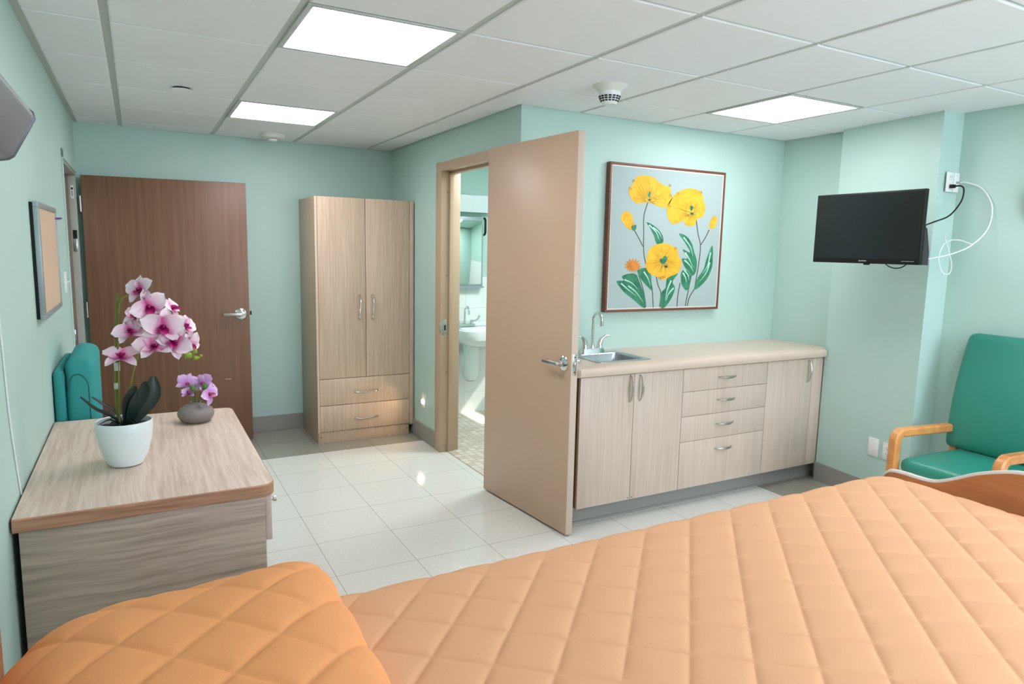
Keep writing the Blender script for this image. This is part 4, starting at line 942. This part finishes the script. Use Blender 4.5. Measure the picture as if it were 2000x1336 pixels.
# far side first (v=0 at the far hem)
half_l = vlen/2; d = np.minimum(v, vlen-v)-sideH; off, drop = edgeprof(d, r_)
yv = np.where(v < half_l, YC+YH-off, YC-YH+off)
r2 = .055; ulen = 2.525-2*r2+2*r2*PI/2+.16*2; u = np.arange(0, ulen+.001, .004); d2_ = np.minimum(u, ulen-u)-.16; off2, drop2 = edgeprof(d2_, r2)
xu = np.where(u < ulen/2, -.235+off2, 2.290-off2)
U, V_ = np.meshgrid(u, v, indexing='ij')
Xg = np.repeat(xu[:, None], len(v), 1).astype(float); Yg = np.repeat(yv[None, :], len(u), 0).astype(float)
Zg = ZT-np.repeat(drop2[:, None], len(v), 1)-np.repeat(drop[None, :], len(u), 0); Zg = np.maximum(Zg, .42)
# rounded corners in plan at the foot and head
rc = .12
for sgn, xe in ((1, 2.290), (-1, -.235)):
    dx = np.clip((Xg-(xe-sgn*rc))*sgn, 0, rc); k = rc-np.sqrt(np.maximum(rc*rc-dx*dx, 0)); k = np.minimum(k, .07)
    edge = YH-k; Yg = YC+(Yg-YC)*np.where(dx > 0, edge/YH, 1)
# unrolled coordinates for the stitching: flat coordinates on the top, arc length on the sides
uu = U-(.16+r2*PI/2-r2)-.235; vv = (YC+YH)-(V_-(sideH+r_*PI/2-r_))
D, s_, t_ = puff(uu, vv); D = D+.0016*wrinkle(uu, vv)*np.clip(D/.0085, 0, 1)
near_edge = np.minimum(np.abs(d-r_*PI/2)[None, :]+0*D, np.abs(d2_-r2*PI/2)[:, None]+0*D)
D = D*(.45+.55*np.clip(near_edge/.07, 0, 1))        # pulled taut where the cover rolls over the mattress edge
P = displaced(Xg, Yg, Zg, D)
if P[len(u)//2, len(v)//2, 2] < ZT: P = displaced(Xg, Yg, Zg, -D)
q = gridmesh('quilt', P[..., 0], P[..., 1], P[..., 2], 'quilt', loc=(1.0, YC, .42)); sm_ = q.modifiers.new('thickness', 'SOLIDIFY'); sm_.thickness = .004; sm_.offset = -1; tag(q, 'peach diamond-quilted cover spread over the bed', 'quilt')
# quilted pillow sham
PX0, PX1, PY0_, PY1_ = -.235, .312, .47, 1.41
nu, nv = 170, 260
a = np.linspace(-1, 1, nu); b = np.linspace(-1, 1, nv); A2, B2 = np.meshgrid(a, b, indexing='ij')
ease = lambda t: np.sign(t)*(1-(1-np.abs(t))**1.35)
A2, B2 = ease(A2), ease(B2)
Xp = (PX0+PX1)/2+(PX1-PX0)/2*A2; Yp = (PY0_+PY1_)/2+(PY1_-PY0_)/2*B2
hx = np.where(A2 < 0, (1-np.abs(A2)**3.2)**.55, (1-.30*np.abs(A2)**3)*(1-np.abs(A2)**44)**.5); hy_p = 3.6+9*np.clip(A2, 0, 1)**2; hy = (1-np.abs(B2)**hy_p)**.6
ht = .108*hx*hy+.028*(1-A2**8)*(1-B2**8)
Yp = Yp + np.where(B2 > 0, -.11*np.clip(-A2, 0, 1)**3*B2, 0); Xp = Xp + .0*B2
Zp = ZT+.0155+ht-.0
L2 = np.linalg.inv(np.array([[.0745, -.0745], [-.078, -.078]])); Dp, _, _ = puff(Xp, Yp, L2, np.array([.020, 1.194]), .0085, .108)
Dp = Dp*np.clip(ht/.05, 0, 1)
Pt = displaced(Xp, Yp, Zp, Dp); 
if Pt[nu//2, nv//2, 2] < Zp[nu//2, nv//2]: Pt = displaced(Xp, Yp, Zp, -Dp)
Zb = np.where(True, ZT+.0155, 0)*np.ones_like(Zp)
bm = B()
def addgrid(Pn, flip):
    vs = [[bm.verts.new(Pn[i, j]) for j in range(Pn.shape[1])] for i in range(Pn.shape[0])]
    for i in range(Pn.shape[0]-1):
        for j in range(Pn.shape[1]-1):
            f = (vs[i][j], vs[i+1][j], vs[i+1][j+1], vs[i][j+1]); bm.faces.new(f[::-1] if flip else f)
addgrid(Pt, False); Pb = np.stack([Xp, Yp, Zb-.001], -1)[::6, ::6]; 
Pb = np.stack([Xp, Yp, Zb-.001], -1); addgrid(Pb, True)
bmesh.ops.remove_doubles(bm, verts=bm.verts, dist=.0012)
bmesh.ops.recalc_face_normals(bm, faces=bm.faces[:])
tag(finish('pillow', bm, 'quilt2', loc=(.05, .94, ZT+.012), smooth=70), 'quilted orange pillow sham at the head of the bed', 'pillow')

# ------------------------------------------------------------------ right-hand patient chair
ch = thing('patient_chair', 'teal vinyl armchair with honey wood arms beside the pillar', 'armchair', (3.79, 1.845, 0), math.radians(-93))
SW = .235
bm = B(); rbox(bm, (0, -.005, .445), (SW+.001, .255, .042), .038, 10, (0, 0, .018)); part('seat', bm, 'teal', ch, local=True)
bm = B(); rbox(bm, (0, 0, 0), (.285, .035, .325), .033, 14, (0, .012, 0))
for v_ in bm.verts:
    z_ = v_.co.z; v_.co.x *= 1-.04*(z_+.325)/.65; v_.co.y += .25+.16*z_+.32*z_*z_; v_.co.z = z_+.812
part('backrest', bm, 'teal', ch, local=True)
def armrest(s):
    x = s*(SW+.028); bm = B()
    path = smoothpath([(x, -.262, .44), (x, -.262, .55), (x, -.258, .585), (x, -.235, .607), (x, -.20, .612), (x, 0, .606), (x, .262, .598)], 8)
    # rectangular section sweep
    n = len(path); rows = []
    for i, p in enumerate(path):
        T = (path[min(i+1, n-1)]-path[max(i-1, 0)]).normalized(); nn = Vector((1, 0, 0)).cross(T).normalized(); hw, hh_ = .025, .023; c = .008
        rows.append([p+Vector((1, 0, 0))*a_+nn*b_ for a_, b_ in ((-hw+c, -hh_), (hw-c, -hh_), (hw, -hh_+c), (hw, hh_-c), (hw-c, hh_), (-hw+c, hh_), (-hw, hh_-c), (-hw, -hh_+c))])
    loft(bm, rows); bmesh.ops.recalc_face_normals(bm, faces=bm.faces[:]); return bm
for s in (-1, 1):
    part('armrest', armrest(s), 'oak', ch, local=True)
    x = s*(SW+.028)
    bm = B(); box(bm, x-.024, x+.024, -.285, -.239, 0, .455, .006, 3); part('leg', bm, 'oak', ch, local=True)
    bm = B(); loft(bm, [rrect(x, y, .044, .046, .008, z, 3) for y, z in ((.335, 0), (.295, .30), (.275, .45), (.272, .60))]); part('leg', bm, 'oak', ch, local=True)
    bm = B(); xx = s*.165; loft(bm, [rrect(xx, y, .05, .022, .006, z, 3) for y, z in ((.215, .36), (.235, .50), (.27, .62))]); part('back_post', bm, 'oak', ch, local=True)
bm = B(); box(bm, -SW, SW, -.245, -.225, .36, .41, .004); box(bm, -SW, SW, .205, .225, .34, .40, .004); part('rail', bm, 'oak', ch, local=True)

# ------------------------------------------------------------------ turquoise armchair behind the desk
wc = thing('fabric_armchair', 'turquoise fabric armchair behind the desk by the left wall', 'armchair', (-.04, 3.82, 0))
def hslab(bm, x0, x1, y0, y1, z0, z1, r, puffs=(0, 0, 0), n=10, mat=None): return rbox(bm, ((x0+x1)/2, (y0+y1)/2, (z0+z1)/2), ((x1-x0)/2, (y1-y0)/2, (z1-z0)/2), r, n, puffs, mat=mat)
YA = 3.545
bm = B(); hslab(bm, LX+.003, LX+.046, YA-.012, YA+.56, .22, .978, .018); part('back_shell', bm, 'tealfab', wc)
bm = B(); hslab(bm, LX+.045, LX+.156, YA+.004, YA+.552, .40, 1.018, .03, (.012, .0, .035), 16, mat=Matrix.Rotation(math.radians(1), 4, 'Y')); bk = part('back_cushion', bm, 'tealfab', wc)
bm = B(); sy = YA+.0045
pth = [(LX+.137, sy+.001, .50), (LX+.136, sy+.001, .85), (LX+.132, sy+.001, .915), (LX+.116, sy, .945), (LX+.095, sy, .955), (LX+.075, sy, .945), (LX+.062, sy, .915), (LX+.058, sy+.001, .88)]
tube(bm, smoothpath(pth, 8), .003, 6); part('piping', bm, 'tealseam', bk)
bm = B(); hslab(bm, LX+.05, .26, YA+.07, YA+.49, .20, .42, .04, (0, 0, .015)); part('seat_cushion', bm, 'tealfab', wc)
for y in (YA, YA+.475):
    bm = B(); hslab(bm, LX+.04, .25, y, y+.085, .18, .52, .038, (0, 0, .01)); part('armrest', bm, 'tealfab', wc)
for x in (LX+.07, .21):
    for y in (YA+.05, YA+.51):
        bm = B(); lathe(bm, [(0, 0), (.016, 0), (.024, .205), (0, .205)], (x, y, 0), 12); part('leg', bm, 'doorbrown', wc)

# ------------------------------------------------------------------ bathroom things
bl = thing('bathroom_fill_light', 'unseen fill light added inside the bathroom', 'ceiling light', (2.9, 4.25, 2.4))  # unseen lamp, added to brighten the bathroom
bm = B(); box(bm, 2.5, 3.3, 4.0, 4.5, 2.372, 2.399, .004); part('frame', bm, 'white', bl)
bm = B(); box(bm, 2.52, 3.28, 4.02, 4.48, 2.366, 2.3725, .002); part('diffuser', bm, 'bathfill', bl)
mc = thing('mirror_cabinet', 'mirrored cabinet on the bathroom wall over the basin', 'mirror cabinet', (2.565, 5.70, 1.21))
bm = B(); box(bm, 2.33, 2.800, 5.672, BBY-.013, 1.205, 1.835, .003); part('cabinet_body', bm, 'alu', mc)
bm = B(); box(bm, 2.342, 2.782, 5.668, 5.674, 1.225, 1.805, .001); part('mirror_glass', bm, 'mirror', mc, 'mirror pane reflecting mint walls')
bm = B(); box(bm, 2.325, 2.808, 5.660, BBY-.013, 1.190, 1.206, .002); part('ledge', bm, 'alu', mc)
bm = B(); tube(bm, smoothpath([(2.835, 5.748, 1.83), (2.832, 5.70, 1.82), (2.83, 5.69, 1.76), (2.832, 5.70, 1.69), (2.835, 5.748, 1.675)], 6), .010, 10)
tag(finish('grab_hook', bm, 'black', loc=(2.835, 5.735, 1.83)), 'black vertical pull beside the bathroom mirror', 'hook')
bs = thing('wall_basin', 'white wall-hung basin inside the bathroom', 'basin', (2.72, 5.5, .82))
bm = B(); c_ = (2.72, 5.49)
loft(bm, [rrect(c_[0], c_[1]+.10, .22, .24, .06, .665, 6), rrect(c_[0], c_[1]+.03, .40, .40, .12, .70, 6), rrect(c_[0], c_[1]+.003, .52, .48, .13, .755, 6), rrect(c_[0], c_[1], .545, .492, .12, .80, 6), rrect(c_[0], c_[1], .545, .492, .12, .835, 6),
          rrect(c_[0], c_[1], .515, .462, .11, .842, 6), rrect(c_[0], c_[1]-.045, .43, .30, .11, .835, 6), rrect(c_[0], c_[1]-.045, .38, .26, .10, .76, 6), rrect(c_[0], c_[1]-.045, .10, .08, .03, .72, 6)]); part('bowl', bm, 'ceramic', bs)
bm = B(); box(bm, c_[0]-.2725, c_[0]+.2725, 5.690, 5.737, .80, .875, .01, 3); part('upstand', bm, 'ceramic', bs)
bm = B(); box(bm, 2.635, 2.675, 5.687, 5.6905, .852, .860, .001); part('overflow_slot', bm, 'dark', bs)
bm = B(); loft(bm, [rrect(2.655, 5.60-.0, w, dd, .045, z, 6) for w, dd, z in ((.06, .06, .335), (.11, .11, .35), (.135, .14, .40), (.13, .14, .52), (.125, .14, .67))]); part('trap_cover', bm, 'ceramic', bs)
bm = B(); loft(bm, [rrect(2.615, 5.66, w, .10, .03, z, 5) for w, z in ((.05, .44), (.08, .46), (.08, .56), (.05, .60))]); tube(bm, smoothpath([(2.60, 5.70, .60), (2.62, 5.66, .57), (2.65, 5.63, .54), (2.68, 5.62, .52)], 5), .012, 10); part('supply_pipe', bm, 'white', bs)
bm = B(); tube(bm, smoothpath([(2.58, 5.69, .56), (2.60, 5.66, .60), (2.63, 5.64, .615)], 5), .008, 8); disk(bm, (2.60, 5.63, .585), .016, 'Y', .02, 14); part('shutoff_valve', bm, 'chrome', bs)
bf = thing('basin_faucet', 'chrome gooseneck faucet with wing handles on the bathroom basin', 'faucet', (2.615, 5.655, .85))
x, y, z = 2.615, 5.655, .842
bm = B(); loft(bm, [rrect(x, y, .20, .05, .012, z), rrect(x, y, .195, .046, .012, z+.02)]); part('base', bm, 'chrome', bf)
pts = [(x, y, z+.02), (x, y, z+.12)]+[(x+.0, y-.045+.045*math.cos(PI*k/10*1.1), z+.13+.05*math.sin(PI*k/10*1.1)) for k in range(11)]
bm = B(); tube(bm, smoothpath(pts, 3), .010, 12); part('spout', bm, 'chrome', bf)
for s in (-1, 1):
    bm = B(); lathe(bm, [(0, z+.018), (.016, z+.018), (.016, z+.055), (0, z+.058)], (x+s*.07, y, 0), 16); h = part('handle', bm, 'chrome', bf)
    bm = B(); tube(bm, smoothpath([(x+s*.07, y, z+.050), (x+s*.09, y-.03, z+.052), (x+s*.112, y-.05, z+.072), (x+s*.122, y-.055, z+.10)], 6), lambda t: .006+.006*t, 10); part('wing_lever', bm, 'chrome', h)
